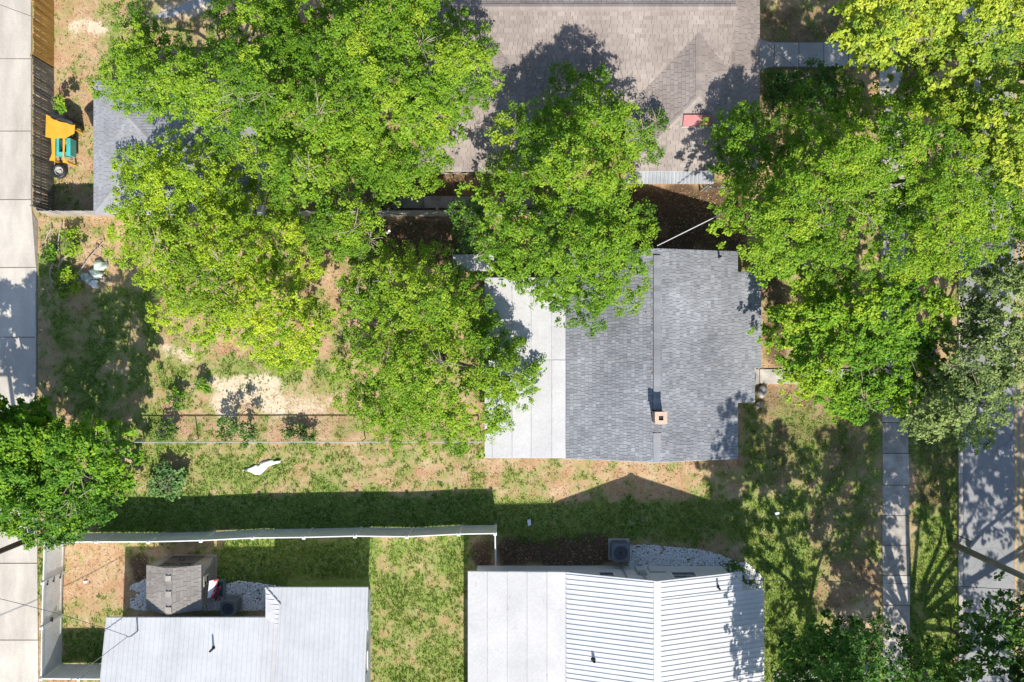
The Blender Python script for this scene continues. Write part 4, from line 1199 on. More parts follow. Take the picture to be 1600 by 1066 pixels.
# ------------------------------------------------------------------ lumps, sheets, litter
def lump(name, label, cat, cx, cy, rx, ry, h, mat, seed, group=None, rot=0.0):
    bm = bmesh.new(); bmesh.ops.create_icosphere(bm, subdivisions=3, radius=1.0)
    r = np.random.RandomState(seed); o3 = r.rand(3)*50
    c = W(cx,cy); ca, sa = math.cos(rot), math.sin(rot)
    for v in bm.verts:
        n = 0.75*(float(vnoise(v.co.x*1.6+o3[0]+7, v.co.y*1.6+v.co.z*1.3+o3[1]))-.5)+.5*(float(vnoise(v.co.x*4+o3[2], v.co.y*4+v.co.z*3))-.5)
        k = 1+n; x, y, z = v.co.x*k*rx*S, v.co.y*k*ry*S, max(v.co.z*k*h, -.04)
        v.co = (x*ca-y*sa, x*sa+y*ca, z)
    me = bpy.data.meshes.new(name); bm.to_mesh(me); bm.free(); me.materials.append(mat)
    me.polygons.foreach_set('use_smooth', [True]*len(me.polygons))
    o = bpy.data.objects.new(name, me); o.location = (c.x,c.y,0); COL.objects.link(o)
    return props(o, label, cat, group)
gp = 'pale rubbish bags dumped near the alley'
lump('rubbish_bag', 'pale green rubbish bag lying at the upper end of the dumped pile', 'bag', 158,416,11,9,.28,M['bag'],1,gp,.5)
lump('rubbish_bag', 'largest crumpled pale green rubbish bag in the middle of the dumped pile', 'bag', 151,429,12,8,.32,M['bag'],2,gp,-.5)
lump('rubbish_bag', 'pale green rubbish bag at the left of the dumped pile', 'bag', 137,433,11,8,.26,M['bag'],3,gp,-.6)
lump('rubbish_bag', 'smallest whitish rubbish bag at the lower edge of the dumped pile', 'bag', 148,444,7,6,.2,M['plasticsheet'],4,gp)
lump('flat_stone', 'rounded tan stone to the right of the dumped rubbish bags', 'stone', 164,437,5.5,5,.2,M['deadwood'],5)
lump('flat_stone', 'whitish stone to the left of the dumped rubbish bags', 'stone', 123,438,5,5,.16,M['oldconcrete'],6)
lump('rock', 'grey rock beside the front step of the grey shingle house', 'stone', 1191,612,7,9,.18,M['oldconcrete'],7)
lump('rock', 'larger brownish rock below the front step of the grey shingle house', 'stone', 1186,632,8,6,.2,M['deadwood'],9)
def sheet_flat(name, label, cat, ol, mat, seed, z=.03):
    r = random.Random(seed); m = MB()
    big = len(ol) > 6; mid = len(ol)//2
    # folded cloth: strips between the upper and the lower edge, creased in height
    if big:
        n_ = len(ol); cols = 26; rows = 6; up_, lo_ = ol[:9], [ol[0]]+ol[:8:-1]
        def along(q, s):
            L_ = [0.0]
            for i in range(len(q)-1): L_.append(L_[-1]+math.hypot(q[i+1][0]-q[i][0], q[i+1][1]-q[i][1]))
            s *= L_[-1]
            for i in range(len(q)-1):
                if s <= L_[i+1]+1e-9:
                    f = (s-L_[i])/max(1e-9, L_[i+1]-L_[i]); return (q[i][0]+(q[i+1][0]-q[i][0])*f, q[i][1]+(q[i+1][1]-q[i][1])*f)
            return q[-1]
        lo_ = lo_+[ol[8]]
        G_ = []
        for i in range(cols+1):
            a_, b_ = along(up_, i/cols), along(lo_, i/cols); col = []
            for j in range(rows+1):
                f = j/rows; x_, y_ = a_[0]+(b_[0]-a_[0])*f, a_[1]+(b_[1]-a_[1])*f
                col.append(W(x_, y_, .01+.16*float(vnoise(x_/4.0+seed, y_/4.0))*(1 if 0 < j < rows else .3)))
            G_.append(col)
        for i in range(cols):
            for j in range(rows): m.poly([G_[i][j+1], G_[i+1][j+1], G_[i+1][j], G_[i][j]])
    else:
        m.slab([W(x,y,z+r.uniform(0,.03)) for x, y in ol], .02)
    o = m.build(name, mat); return props(o, label, cat)
sheet_flat('plastic_sheet', 'torn white plastic sheet lying on the grass below the chain-link fence', 'sheet', [(379,735),(390,731),(398,727),(404,728),(409,722),(420,719),(430,720),(440,719),(438,723),(428,726),(420,728),(415,734),(408,741),(400,742),(390,737)], M['plasticsheet'], 3)
sheet_flat('paper_scrap', 'pale scrap of cardboard in the shaded leaf litter by the side fence', 'litter', [(580,342),(585,340),(588,345),(583,348)], M['palewood'], 1)
sheet_flat('paper_scrap', 'small white paper in leaf litter right of the cardboard scrap', 'litter', [(603,363),(609,359),(611,362),(605,366)], M['plasticsheet'], 2)
sheet_flat('paper_scrap', 'small white paper on the shaded front lawn', 'litter', [(1210,801),(1217,800),(1218,804),(1211,805)], M['plasticsheet'], 4)
sheet_flat('paper_scrap', 'white scrap on the shaded grass above the end of the vinyl fence', 'litter', [(824,812),(829,811),(830,820),(825,822)], M['plasticsheet'], 5)
sheet_flat('paper_scrap', 'white scrap on the dry grass inside the vinyl fence', 'litter', [(131,908),(137,907),(136,911),(131,911)], M['plasticsheet'], 6)

def branch_pile(label, spots, seed):
    r = random.Random(seed)
    for i, (a, b, rad, lb) in enumerate(spots):
        A, B_ = W(*a), W(*b); m = MB(); pts = []
        for k in range(6):
            s = k/5; p = A.lerp(B_, s); p += Vector((r.uniform(-.06,.06), r.uniform(-.06,.06), .04+.12*math.sin(s*3.1)+r.uniform(0,.03))); pts.append(p)
        m.tube(pts, [rad*(1-.12*k) for k in range(6)], 6)
        for k in range(1,6):
            p = pts[k]; d = (B_-A).normalized(); u = Vector((-d.y,d.x,0))*r.choice((-1,1))
            q = p+(d*.5+u*r.uniform(.4,1)).normalized()*r.uniform(.25,.6); q.z = .03+r.uniform(0,.1); m.tube([p,p.lerp(q,.5)+Vector((0,0,.05)),q], [rad*.45,rad*.35,rad*.15], 5)
        o = m.build('dead_branch', M['deadwood']); props(o, lb, 'branch', 'dead branches piled near the alley')
branch_pile('', [((112,443),(162,378),.05,'long straight dead branch lying beside the dumped rubbish bags'),
                 ((92,418),(118,388),.07,'thick forked bleached branch in the weeds near the alley'),
                 ((98,348),(90,400),.045,'dead branch fanning down from the bleached grey fence'),
                 ((82,352),(72,392),.04,'dead branch nearest the alley below the bleached grey fence'),
                 ((150,382),(172,404),.035,'short dead branch above the rubbish bags'),
                 ((84,410),(80,446),.05,'dead frond bundle at the edge of the alley')], 4)

# ------------------------------------------------------------------ gravel
def point_in(poly, x, y):
    ins = np.zeros(len(x), bool); n = len(poly)
    for i in range(n):
        x0, y0 = poly[i]; x1, y1 = poly[(i+1) % n]
        c = ((y0 > y) != (y1 > y)) & (x < (x1-x0)*(y-y0)/((y1-y0) if y1 != y0 else 1e-9)+x0)
        ins ^= c
    return ins

def gravel(label, ol, n, seed, holes=()):
    r = np.random.RandomState(seed); pts = np.array(ol, float)
    x = r.uniform(pts[:,0].min(), pts[:,0].max(), n); y = r.uniform(pts[:,1].min(), pts[:,1].max(), n)
    k = point_in(ol, x, y)
    edge = fbm(x/9, y/9, 3)
    k &= edge > .30
    for h in holes: k &= ~((x > h[0]) & (x < h[2]) & (y > h[1]) & (y < h[3]))
    x, y = x[k], y[k]; n = len(x)
    cx, cy = (x-800)*S, (533-y)*S
    a = r.uniform(.026,.05,n); b = a*r.uniform(.6,.9,n); h = a*r.uniform(.5,.8,n); ang = r.uniform(0,math.pi,n); tz = r.uniform(0,.03,n)
    base = np.array([(1,0,0),(.3,.9,0),(-.8,.6,0),(-.8,-.6,0),(.3,-.9,0),(.35,.1,1),(-.4,.2,.9),(0,-.45,.95)])
    ca, sa = np.cos(ang)[:,None], np.sin(ang)[:,None]
    bx = base[None,:,0]*a[:,None]; by = base[None,:,1]*b[:,None]; bz = base[None,:,2]*h[:,None]
    v = np.stack([cx[:,None]+bx*ca-by*sa, cy[:,None]+bx*sa+by*ca, tz[:,None]+bz-.01], -1).reshape(-1,3)
    tri = np.array([(0,1,5),(1,6,5),(1,2,6),(2,3,6),(3,7,6),(3,4,7),(4,0,7),(0,5,7),(5,6,7)])
    q = (tri[None]+(np.arange(n)*8)[:,None,None]).reshape(-1,3)
    me = raw_mesh('white_gravel', v, q, np.repeat(r.rand(n), 9)); me.materials.append(M['stone'])
    o = bpy.data.objects.new('white_gravel', me); COL.objects.link(o)
    return props(o, label, 'gravel', kind='stuff')
gravel('bed of white stones along the north wall of the white gable house', [(982,852),(1010,851),(1050,855),(1090,858),(1120,865),(1150,878),(1165,884),(982,884)], 5200, 1)
gravel('small wedge of white stones at the corner of the white gable house', [(1150,880),(1165,878),(1180,890),(1192,903),(1190,925),(1162,925),(1160,907),(1129,907),(1129,886)], 2600, 2)
gravel('white stones around the garden shed and air conditioner', [(204,915),(228,905),(252,915),(262,935),(345,915),(372,908),(410,912),(448,918),(449,954),(219,954),(204,950)], 11000, 3, [(258,868,339,935)])

# ------------------------------------------------------------------ trees
def edge_dist(poly, x, y):
    d = np.full(len(x), 1e9); n = len(poly)
    for i in range(n):
        ax, ay = poly[i]; bx, by = poly[(i+1) % n]
        vx, vy = bx-ax, by-ay; t = np.clip(((x-ax)*vx+(y-ay)*vy)/(vx*vx+vy*vy+1e-9), 0, 1)
        d = np.minimum(d, np.hypot(x-(ax+t*vx), y-(ay+t*vy)))
    return d

def unit(a): return a/np.maximum(np.linalg.norm(a, axis=-1, keepdims=True), 1e-9)

def leaves(centres, rad, squash, n_per, L, r, tint, up=.8, spread=.5):
    """centres (n,3): a tuft of leaves round each; returns verts, quads, tint"""
    n = len(centres); k = n_per; m = n*k
    d = unit(r.normal(size=(m,3))); d[:,2] = np.where(d[:,2] < 0, d[:,2]*.6, d[:,2])
    f = r.rand(m)**.45
    rr = np.repeat(rad, k)
    c = np.repeat(centres, k, 0)+d*np.stack([rr,rr,rr*squash],-1)*f[:,None]
    nrm = unit(d*.45+np.array([.04,-.32,up])+r.normal(size=(m,3))*spread)
    a = unit(np.cross(nrm, r.normal(size=(m,3)))); b = np.cross(nrm, a)
    ln = L*r.uniform(.65,1.3,m)*np.repeat(r.uniform(.75,1.3,n),k); w = ln*r.uniform(.24,.36,m)
    v = np.stack([c-a*(ln*.5)[:,None], c+b*w[:,None]-nrm*(ln*.06)[:,None], c+a*(ln*.5)[:,None], c-b*w[:,None]-nrm*(ln*.06)[:,None]], 1)
    t = np.clip(np.repeat(tint, k)+r.normal(0,.12,m), 0, 1)
    return v.reshape(-1,3), t

def tree(name, label, outline, h0, h1, mat, seed, tone=.5, clump=.66, L=.09, per=30, tufts=23, lay=1, gap=.2, base=None, hm=None, group='leafy trees around the houses', squash=.8, trunk_r=.22, cat='tree', lobes=2.6, rise=None):
    r = np.random.RandomState(seed)
    hm = hm if hm is not None else h0*.55+h1*.45
    poly = [(P(x,y,hm).x, P(x,y,hm).y) for x, y in outline]
    pa = np.array(poly); lo, hi = pa.min(0), pa.max(0)
    # clump centres by dart throwing
    cand = r.uniform(lo, hi, (int((hi-lo).prod()*26/clump**2*.36), 2))
    cand = cand[point_in(poly, cand[:,0], cand[:,1])]
    de = edge_dist(poly, cand[:,0], cand[:,1])
    wob = .25*r.rand(len(cand)); keep = de > wob*clump; cand, de = cand[keep], de[keep]
    sp_ = clump*.98; cell = {}; acc = []
    for i, (x, y) in enumerate(cand):
        gx, gy = int(math.floor(x/sp_)), int(math.floor(y/sp_)); ok = True
        for ix in (-1,0,1):
            for iy in (-1,0,1):
                for j in cell.get((gx+ix,gy+iy), ()):
                    if (cand[j][0]-x)**2+(cand[j][1]-y)**2 < sp_*sp_: ok = False
        if ok: cell.setdefault((gx,gy), []).append(i); acc.append(i)
    acc = np.array(acc); c2 = cand[acc]; d2 = de[acc]
    dm = max(np.percentile(d2, 96), 1e-3); t = np.clip(d2/dm, 0, 1)
    dome = np.sqrt(np.clip(1-(1-t)**2, 0, 1))
    if rise: dome = t**rise
    lob = fbm(c2[:,0]/lobes+seed*3.1, c2[:,1]/lobes+seed*1.7, 3)
    z = h0+(h1-h0)*dome*(.72+.5*(lob-.3))+(lob-.5)*3.8+(fbm(c2[:,0]/1.1+seed, c2[:,1]/1.1+seed*5, 2)-.5)*1.6
    z = np.maximum(z, max(h0*.75, .5))
    c2 = c2*((H-z)/(H-hm))[:,None]
    # gaps where the noise is lowest
    g2 = fbm(c2[:,0]/1.5+seed*7, c2[:,1]/1.5+31+seed, 2)
    thr = np.quantile(g2, gap*.45)
    on = g2 > thr
    allc = np.column_stack([c2, z]); allt = lob.copy(); alld = d2.copy()
    c2, z, t, lob = c2[on], z[on], t[on], lob[on]
    centres = np.column_stack([c2, z])
    rad = clump*r.uniform(.75,1.25,len(centres))
    ctone = np.clip(tone-.06+(lob-.5)*.7+r.normal(0,.13,len(centres)), 0, 1)
    V = []; T = []
    def tuft_pass(cen, rad, tn, nt, Lk, kper):
        n = len(cen); d = unit(r.normal(size=(n*nt,3))); d[:,2] = np.abs(d[:,2])*1.0-.25
        rr = np.repeat(rad, nt); tc = np.repeat(cen, nt, 0)+d*np.stack([rr,rr,rr*squash],-1)*(.35+.65*r.rand(n*nt)**.5)[:,None]
        tr = r.uniform(.13,.26,n*nt)
        tt = np.clip(np.repeat(tn, nt)+r.normal(0,.08,n*nt), 0, 1)
        v, q = leaves(tc, tr, .7, kper, Lk, r, tt)
        V.append(v); T.append(q)
    tuft_pass(centres, rad, ctone, tufts, L, per)
    for k in range(lay):       # lower storeys of the crown
        pick = (r.rand(len(allc)) < .98) & (alld > .35+.35*k)
        cc = allc[pick].copy(); cc[:,2] -= r.uniform(.85,1.7,len(cc))*(1+k); cc[:,:2] += r.normal(0,.25,(len(cc),2)); cc[:,2] = np.maximum(cc[:,2], .4)
        tuft_pass(cc, np.full(len(cc), clump*1.1), np.clip(tone+(allt[pick]-.5)*.4,0,1), max(4, int(tufts*.5)), max(L*1.7,.15), max(6, int(per*.5)))  # lighter tint than the upper leaves, painted in to lift the shaded gaps
    v = np.concatenate(V); tt = np.concatenate(T)
    cen = pa.mean(0) if base is None else np.array([W(*base).x, W(*base).y])
    T0 = thing(name, label, cat, (cen[0],cen[1],0), group)
    v = v-np.array([cen[0],cen[1],0])
    q = np.arange(len(v)).reshape(-1,4)
    me = raw_mesh('crown', v, q, tt); me.materials.append(mat)
    co = bpy.data.objects.new('crown', me); COL.objects.link(co); co.parent = T0
    # trunk and limbs
    zt = max(.6, h0*.55); m = MB()
    fork = Vector((cen[0]+r.uniform(-.2,.2), cen[1]+r.uniform(-.2,.2), zt))
    m.tube([(cen[0],cen[1],-.08),(cen[0],cen[1],.15),(cen[0]*.5+fork.x*.5,cen[1]*.5+fork.y*.5,zt*.5),fork], [trunk_r*1.5,trunk_r*1.1,trunk_r,trunk_r*.85], 10)
    tk = m.build('trunk', M['bark'], T0, smooth=True)
    nl = max(5, min(16, len(centres)//14)); far = [Vector(centres[r.randint(len(centres))]) for _ in range(nl)]
    tips = []
    for e in far:
        e = e-Vector((0,0,.25)); m = MB(); md = fork.lerp(e, .5)+Vector((r.uniform(-.4,.4), r.uniform(-.4,.4), .35)); q3 = md.lerp(e, .55)+Vector((r.uniform(-.2,.2), r.uniform(-.2,.2), .12))
        m.tube([fork-Vector((0,0,.2)), fork.lerp(md,.5)+Vector((0,0,.15)), md, q3, e], [trunk_r*.5, trunk_r*.40, trunk_r*.30, trunk_r*.18, .012], 6)
        for _ in range(5):
            s = centres[r.randint(len(centres))]; s = Vector(s)
            if (s-e).length < 3.2: m.tube([q3, q3.lerp(s,.5)+Vector((0,0,.1)), s-Vector((0,0,.1))], [trunk_r*.14, trunk_r*.09, .008], 5)
        m.build('limb', M['bark'], T0, smooth=True)
    if h1 > 5:                 # bare twigs that stand out of the leaves
        for _ in range(4):
            e = Vector(centres[r.randint(len(centres))])+Vector((0,0,.25)); m = MB(); b0 = e-Vector((0,0,1.2)); m.tube([b0,b0.lerp(e,.6)+Vector((.05,.03,0)),e], [.035,.028,.02], 5)
            for _k in range(7):
                d = Vector((r.normal(), r.normal(), .25)).normalized(); q1 = e+d*r.uniform(.2,.4); q2 = q1+(d+Vector((r.normal()*.4,r.normal()*.4,.1)))*r.uniform(.2,.5)
                m.tube([e-Vector((0,0,.1)),q1,q2], [.018,.013,.006], 4)
            m.build('bare_twig', M['deadwood'], T0)
    return T0

LG = {}
LG['oak'] = leafmat('oak_leaf', [(0.0,(0.044,0.107,0.009)),(0.4,(0.110,0.236,0.013)),(0.7,(0.200,0.337,0.020)),(1.0,(0.311,0.415,0.027))])
LG['bright'] = leafmat('bright_leaf', [(0.0,(0.043,0.120,0.011)),(0.4,(0.112,0.260,0.015)),(0.7,(0.207,0.357,0.020)),(1.0,(0.363,0.448,0.026))])
LG['lime'] = leafmat('lime_leaf', [(0.0,(0.076,0.158,0.012)),(0.4,(0.197,0.336,0.017)),(0.7,(0.333,0.451,0.022)),(1.0,(0.484,0.552,0.028))])
LG['gold'] = leafmat('golden_leaf', [(0.0,(0.062,0.148,0.019)),(0.35,(0.148,0.264,0.031)),(0.65,(0.307,0.406,0.038)),(1.0,(0.477,0.530,0.050))])
LG['grey'] = leafmat('grey_green_leaf', [(0.0,(0.070,0.117,0.040)),(0.4,(0.156,0.227,0.066)),(0.7,(0.250,0.336,0.100)),(1.0,(0.375,0.438,0.160))])
LG['deep'] = leafmat('deep_green_leaf', [(0.0,(0.019,0.062,0.011)),(0.4,(0.041,0.123,0.018)),(0.7,(0.082,0.191,0.026)),(1.0,(0.177,0.286,0.040))])

LG['shrub'] = leafmat('shrub_leaf', [(0.0,(0.04,0.10,0.03)),(0.5,(0.10,0.21,0.06)),(1.0,(0.19,0.31,0.10))])
# top left: three crowns that grow into each other
tree('leafy_tree', 'broad green tree overhanging the hipped outbuilding at upper left', [(158,45),(200,15),(245,35),(262,62),(330,45),(345,-40),(440,-60),(470,60),(450,180),(420,240),(360,235),(305,205),(262,170),(230,178),(190,165),(150,128)], 4.0, 8.0, LG['oak'], 1, .55)
tree('leafy_tree', 'largest green tree, left of the brown roof and reaching the top edge', [(430,-60),(600,-80),(690,-30),(735,35),(766,85),(770,130),(752,172),(728,196),(690,212),(640,225),(560,240),(480,240),(430,200),(410,100)], 4.5, 9.5, LG['oak'], 2, .58, trunk_r=.3)
tree('leafy_tree', 'green tree leaning over the side fence left of the brown house', [(420,205),(480,205),(560,205),(640,212),(700,232),(704,268),(672,292),(640,302),(592,300),(575,330),(590,350),(580,385),(545,402),(500,402),(455,350),(420,300),(395,250)], 3.8, 7.6, LG['oak'], 3, .60)
tree('leafy_tree', 'yellow-green lime coloured tree in the middle of the left yard', [(192,242),(232,226),(292,228),(345,238),(400,272),(435,320),(478,372),(498,420),(470,440),(500,478),(518,498),(498,532),(462,572),(425,582),(400,545),(372,528),(305,545),(292,512),(242,500),(236,452),(190,402),(162,372),(182,342),(172,302),(202,272)], 3.2, 6.8, LG['lime'], 4, .56, gap=.05)
tree('leafy_tree', 'tall green tree between the brown roof and grey roof at centre', [(885,108),(905,120),(940,104),(970,122),(985,160),(1010,178),(1034,190),(1036,212),(1018,246),(990,268),(982,298),(1006,320),(1022,342),(1010,380),(1024,402),(1000,432),(998,462),(962,482),(946,512),(902,506),(870,488),(842,470),(800,440),(762,420),(748,372),(752,345),(716,322),(722,292),(748,266),(782,250),(792,235),(776,192),(802,175),(846,162),(852,132)], 4.2, 9.2, LG['oak'], 5, .60, gap=.2, trunk_r=.28)
tree('leafy_tree', 'sprawling olive-green tree overhanging the white flat roof from the left', [(542,425),(562,402),(600,402),(642,388),(682,396),(712,420),(758,440),(768,500),(800,520),(832,560),(850,592),(834,622),(800,640),(792,664),(770,690),(748,734),(722,712),(682,690),(650,690),(600,692),(562,672),(532,642),(546,602),(526,572),(552,542),(546,482)], 3.0, 7.0, LG['oak'], 6, .68, gap=.18)
tree('leafy_tree', 'dense green tree right of the brown house covering the footpath', [(1112,205),(1150,168),(1190,165),(1215,190),(1240,158),(1300,142),(1380,135),(1450,118),(1500,150),(1560,205),(1640,240),(1650,390),(1560,385),(1540,402),(1500,430),(1450,432),(1350,440),(1300,455),(1255,455),(1215,442),(1195,418),(1168,400),(1148,378),(1130,330),(1116,300),(1126,262),(1106,232)], 4.2, 9.0, LG['oak'], 7, .62, trunk_r=.34)
tree('leafy_tree', 'golden-yellow tree in the upper right corner', [(1316,25),(1350,-40),(1480,-90),(1720,-80),(1740,300),(1620,320),(1560,270),(1500,215),(1465,170),(1425,112),(1380,102),(1332,82),(1316,68),(1340,45)], 4.8, 9.6, LG['gold'], 8, .66, gap=.25, clump=.66, L=.115)
tree('leafy_tree', 'vivid green round tree between the grey house and footpath', [(1216,482),(1260,455),(1330,445),(1390,440),(1430,455),(1470,445),(1500,470),(1490,512),(1450,535),(1468,562),(1474,590),(1450,612),(1424,640),(1402,650),(1372,630),(1342,655),(1312,642),(1282,636),(1242,620),(1226,600),(1232,570),(1206,540),(1206,512)], 2.8, 6.0, LG['bright'], 9, .58, gap=.2, L=.125)
tree('leafy_tree', 'sparse grey-green tree spreading over the road at right', [(1500,440),(1560,405),(1680,390),(1700,560),(1640,600),(1582,640),(1562,688),(1512,696),(1452,690),(1412,662),(1404,645),(1440,612),(1476,590),(1462,545),(1498,512)], 3.6, 7.2, LG['grey'], 10, .62, gap=.18, L=.125, per=24, tufts=14, clump=.58, lay=1, base=(1450,590))
tree('leafy_tree', 'bright green tree at the left edge above the fence corner', [(22,742),(52,695),(95,668),(138,666),(164,692),(174,742),(180,782),(160,810),(128,830),(100,852),(50,848),(-60,840),(-50,740)], 4.0, 8.0, LG['bright'], 11, .48, L=.13, clump=.68, gap=.03, per=24, tufts=26, lay=4, base=(190,740))
tree('leafy_tree', 'dark green tree cut by the left edge beside the alley', [(-120,650),(-10,632),(30,646),(62,652),(76,690),(62,735),(30,780),(-90,790)], 3.6, 7.4, LG['bright'], 12, .42, gap=.03, L=.15, lay=4, tufts=26, base=(85,690))
tree('leafy_tree', 'dark green tree at the bottom edge left of the footpath', [(1245,1008),(1290,972),(1350,966),(1405,992),(1430,1050),(1440,1200),(1400,1330),(1240,1320),(1205,1120)], 5.6, 13.5, LG['deep'], 13, .60, gap=.1, lay=2, hm=5.6, rise=.8, L=.12, per=20, tufts=18, base=(1270,1040))
tree('leafy_tree', 'dark green tree in the bottom right corner over the road', [(1405,1050),(1450,1008),(1500,1012),(1530,958),(1572,938),(1640,925),(1900,880),(2000,1100),(1980,1380),(1440,1380)], 5.6, 13.5, LG['deep'], 14, .56, gap=.42, lay=1, hm=5.6, rise=1.0, L=.13, per=18, tufts=16, base=(1440,1060), trunk_r=.3)
tree('understorey_tree', 'low dark green tree in shade below the brown house walk', [(1215,122),(1260,108),(1322,112),(1345,150),(1300,190),(1230,190),(1205,160)], 1.4, 3.4, LG['deep'], 15, .75)
tree('understorey_tree', 'small round pale green tree at the left of the sprawling olive tree', [(556,400),(578,388),(600,398),(602,425),(588,450),(562,448),(550,425)], 1.2, 3.0, LG['grey'], 16, .6)
tree('understorey_tree', 'low dark tree beside the lean-to roof behind the grey house', [(712,330),(750,322),(768,352),(768,392),(740,400),(708,388)], 1.2, 3.0, LG['deep'], 17, .65)
gs = 'shrubs scattered over the yards'
tree('shrub', 'fountain-shaped green shrub on the grass right of the bright green tree', [(236,740),(254,730),(276,732),(292,748),(284,766),(264,782),(246,774),(234,760)], .3, 1.0, LG['shrub'], 18, .78, clump=.3, L=.16, per=12, tufts=9, lay=0, group=gs, trunk_r=.05, cat='shrub', gap=.2)
tree('shrub', 'dark weedy shrub against the chain-link fence nearest the bright green tree', [(238,664),(262,658),(278,668),(272,686),(244,686)], .2, .6, LG['deep'], 26, .6, clump=.26, L=.13, per=9, tufts=7, lay=0, group=gs, trunk_r=.03, cat='shrub', gap=.5)
tree('shrub', 'widest dark weedy shrub against the chain-link fence above the white plastic sheet', [(330,662),(352,652),(392,660),(400,678),(384,688),(336,688)], .2, .6, LG['deep'], 27, .5, clump=.28, L=.13, per=9, tufts=7, lay=0, group=gs, trunk_r=.03, cat='shrub', gap=.5)
tree('shrub', 'dark weedy shrub against the chain-link fence near the olive-green tree', [(440,672),(470,668),(492,676),(486,688),(446,688)], .15, .5, LG['deep'], 28, .5, clump=.24, L=.12, per=9, tufts=7, lay=0, group=gs, trunk_r=.03, cat='shrub', gap=.6)
tree('shrub', 'leafy green weed shrub among dead branches near the alley', [(88,440),(100,425),(118,430),(128,450),(112,462),(92,460)], .2, .7, LG['lime'], 19, .45, clump=.26, L=.14, per=9, tufts=7, lay=0, group=gs, trunk_r=.03, cat='shrub')
tree('shrub', 'small green shrub in the middle of the dead branch pile', [(100,365),(118,360),(128,378),(118,400),(104,392)], .2, .7, LG['lime'], 20, .42, clump=.26, L=.14, per=9, tufts=7, lay=0, group=gs, trunk_r=.03, cat='shrub')
tree('shrub', 'small bright green shrub closest to the alley edge', [(64,388),(76,382),(84,394),(76,408),(64,404)], .15, .6, LG['bright'], 21, .55, clump=.24, L=.14, per=9, tufts=7, lay=0, group=gs, trunk_r=.03, cat='shrub')
tree('shrub', 'green shrub between the wooden fence and the black sheet', [(82,158),(96,155),(104,168),(98,178),(86,174)], .15, .6, LG['bright'], 22, .55, clump=.24, L=.14, per=9, tufts=7, lay=0, group=gs, trunk_r=.03, cat='shrub')
tree('shrub', 'small shrub at the corner of the white gravel by the white house', [(1144,882),(1156,876),(1166,884),(1160,894),(1148,892)], .15, .6, LG['bright'], 23, .45, clump=.22, L=.12, per=9, tufts=7, lay=0, group=gs, trunk_r=.03, cat='shrub')
tree('shrub', 'low green bush on the bare ground of the back yard', [(306,598),(318,592),(328,602),(324,614),(310,614)], .12, .45, LG['bright'], 24, .5, clump=.2, L=.14, per=9, tufts=7, lay=0, group=gs, trunk_r=.03, cat='shrub')
tree('shrub', 'low green bush left of the bare sand patch in the back yard', [(268,622),(280,606),(286,622),(282,640),(272,638)], .12, .4, LG['bright'], 25, .45, clump=.2, L=.14, per=9, tufts=7, lay=0, group=gs, trunk_r=.03, cat='shrub')

# ------------------------------------------------------------------ grass, straw, fallen leaves
PAVED = [(-300,-300,50,1400),(50,345,58,1400),(1372,-200,1420,1300),(1150,64,1374,108),(1150,577,1374,600),(1497,-500,1700,1600),(1206,1044,1374,1200),(614,306,960,326),
         (675,-60,1151,182),(675,182,847,272),(979,182,1151,272),(771,452,890,692),(890,414,1120,692),(1120,442,1152,562),(196,160,415,336),(746,884,1128,1300),(1128,908,1160,1300),(218,955,450,1300),(450,903,579,1300),(259,868,338,932),(232,-10,345,30)]
def scatter(n, seed):
    r = np.random.RandomState(seed); x = r.uniform(60,1500,n); y = r.uniform(-5,1080,n); ok = np.ones(n, bool)
    for a in PAVED: m_ = np.where(r.rand(n) < .5, -1, 2.6)*(1 if a[2] in (50,58,1420,1374,1700) else -1); m_ = np.where(m_ < -1, -1, m_); ok &= ~((x > a[0]+m_) & (x < a[2]-m_) & (y > a[1]+m_) & (y < a[3]-m_))
    x, y = x[ok], y[ok]; wx, wy = (x-800)*S, (533-y)*S; g, s, l = masks(wx, wy)
    return r, x, y, wx, wy, g, s, l
def blades(name, label, cat, mat, wx, wy, hgt, wid, r, tint, flat=.5, per=3):
    n = len(wx); m = n*per
    x = np.repeat(wx, per)+r.normal(0,.03,m); y = np.repeat(wy, per)+r.normal(0,.03,m)
    a = r.uniform(0,2*math.pi,m); h = np.repeat(hgt,per)*r.uniform(.6,1.3,m); w = np.repeat(wid,per)*r.uniform(.7,1.2,m)
    dx, dy = np.cos(a), np.sin(a); lean = r.uniform(flat*.5,flat*1.5,m)
    z0 = np.full(m,-.03)
    p0 = np.stack([x-dy*w, y+dx*w, z0],-1); p1 = np.stack([x+dy*w, y-dx*w, z0],-1)
    p2 = np.stack([x+dy*w*.6+dx*h*lean*.55, y-dx*w*.6+dy*h*lean*.55, h*.75],-1); p3 = np.stack([x-dy*w*.6+dx*h*lean*1.1, y+dx*w*.6+dy*h*lean*1.1, h*.85],-1)
    v = np.stack([p0,p1,p2,p3],1).reshape(-1,3); q = np.arange(m*4).reshape(-1,4)
    me = raw_mesh(name, v, q, np.clip(np.repeat(tint,per)+r.normal(0,.12,m),0,1)); me.materials.append(mat)
    o = bpy.data.objects.new(name, me); COL.objects.link(o); return props(o, label, cat, kind='stuff')
r, x, y, wx, wy, g, s, l = scatter(300000, 5)
fine = fbm(x/5+3, y/5, 2)
k = (g*1.25+(fine-.5)*1.1-s*.5-l*.35 > .55+r.rand(len(x))*.35)
lush = np.clip(g[k], 0, 1)
blades('grass', 'patchy green grass and weeds growing over the yards', 'grass', M['blade'], wx[k], wy[k], .022+.03*fine[k], np.full(k.sum(), .014), r, np.clip(.72-lush*.34+(fbm(x[k]/30, y[k]/30, 2)-.5)*.7, 0, 1), 1.0, 3)
r, x, y, wx, wy, g, s, l = scatter(70000, 6)
k = (r.rand(len(x)) > .25+.55*np.clip(g,0,1)+.4*s)
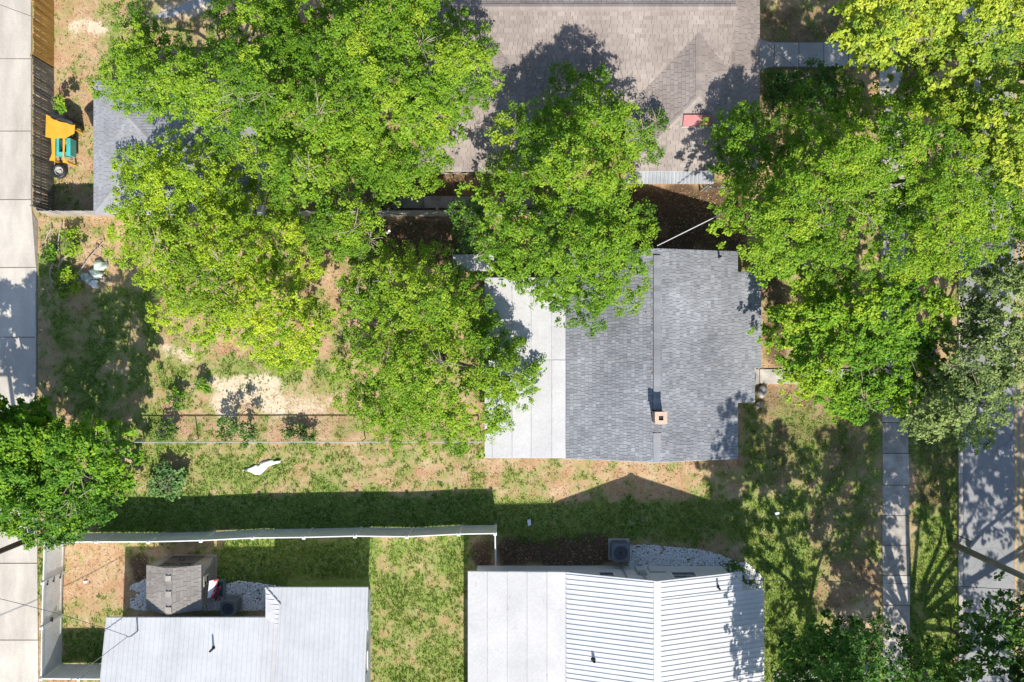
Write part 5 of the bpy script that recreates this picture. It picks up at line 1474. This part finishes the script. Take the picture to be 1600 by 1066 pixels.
blades('dry_grass', 'dry straw coloured grass lying over the bare yard soil', 'grass', M['straw'], wx[k], wy[k], np.full(k.sum(), .028), np.full(k.sum(), .011), r, r.uniform(.2,1,k.sum()), 3.0, 2)
r, x, y, wx, wy, g, s, l = scatter(60000, 7)
k = (r.rand(len(x)) < .06+.8*l)
n = int(k.sum()); cx, cy = wx[k], wy[k]; a = r.uniform(0,6.28,n); ln = r.uniform(.03,.06,n); w = ln*.5; z = r.uniform(-.015,.015,n)
dx, dy = np.cos(a), np.sin(a)
v = np.stack([np.stack([cx-dx*ln,cy-dy*ln,z],-1), np.stack([cx+dy*w,cy-dx*w,z+.012],-1), np.stack([cx+dx*ln,cy+dy*ln,z+.02],-1), np.stack([cx-dy*w,cy+dx*w,z+.006],-1)],1).reshape(-1,3)
me = raw_mesh('fallen_leaves', v, np.arange(len(v)).reshape(-1,4), r.rand(n)); me.materials.append(M['deadleaf'])
o = bpy.data.objects.new('fallen_leaves', me); COL.objects.link(o); props(o, 'brown fallen leaves littering the shaded ground', 'fallen leaves', kind='stuff')

# leaves blown onto the roofs
r = np.random.RandomState(77)
gx = np.concatenate([r.uniform(890,1125,80), r.uniform(740,875,10), r.uniform(996,1003,50), r.uniform(770,860,26)]); gy = np.concatenate([r.uniform(410,700,80), r.uniform(885,1060,10), r.uniform(415,625,50), r.uniform(445,560,26)])
zz = np.where(gy > 800, 2.66+(gx-735)*S*.02, np.where(gx > 879, 4.0-1.3/125*np.abs(gx-1005), 2.60+(gx-760)*S*.018))+.045
n = len(gx); cx, cy = (gx-800)*S, (533-gy)*S; a = r.uniform(0,6.28,n); ln = r.uniform(.018,.045,n); w = ln*.5; dx, dy = np.cos(a), np.sin(a)
v = np.stack([np.stack([cx-dx*ln,cy-dy*ln,zz],-1), np.stack([cx+dy*w,cy-dx*w,zz+.012],-1), np.stack([cx+dx*ln,cy+dy*ln,zz+.004],-1), np.stack([cx-dy*w,cy+dx*w,zz+.01],-1)],1).reshape(-1,3)
me = raw_mesh('roof_leaf_litter', v, np.arange(len(v)).reshape(-1,4), r.rand(n)*.7); me.materials.append(M['deadleaf'])
o = bpy.data.objects.new('roof_leaf_litter', me); COL.objects.link(o); props(o, 'small brown leaves blown onto the roofs', 'fallen leaves', kind='stuff')
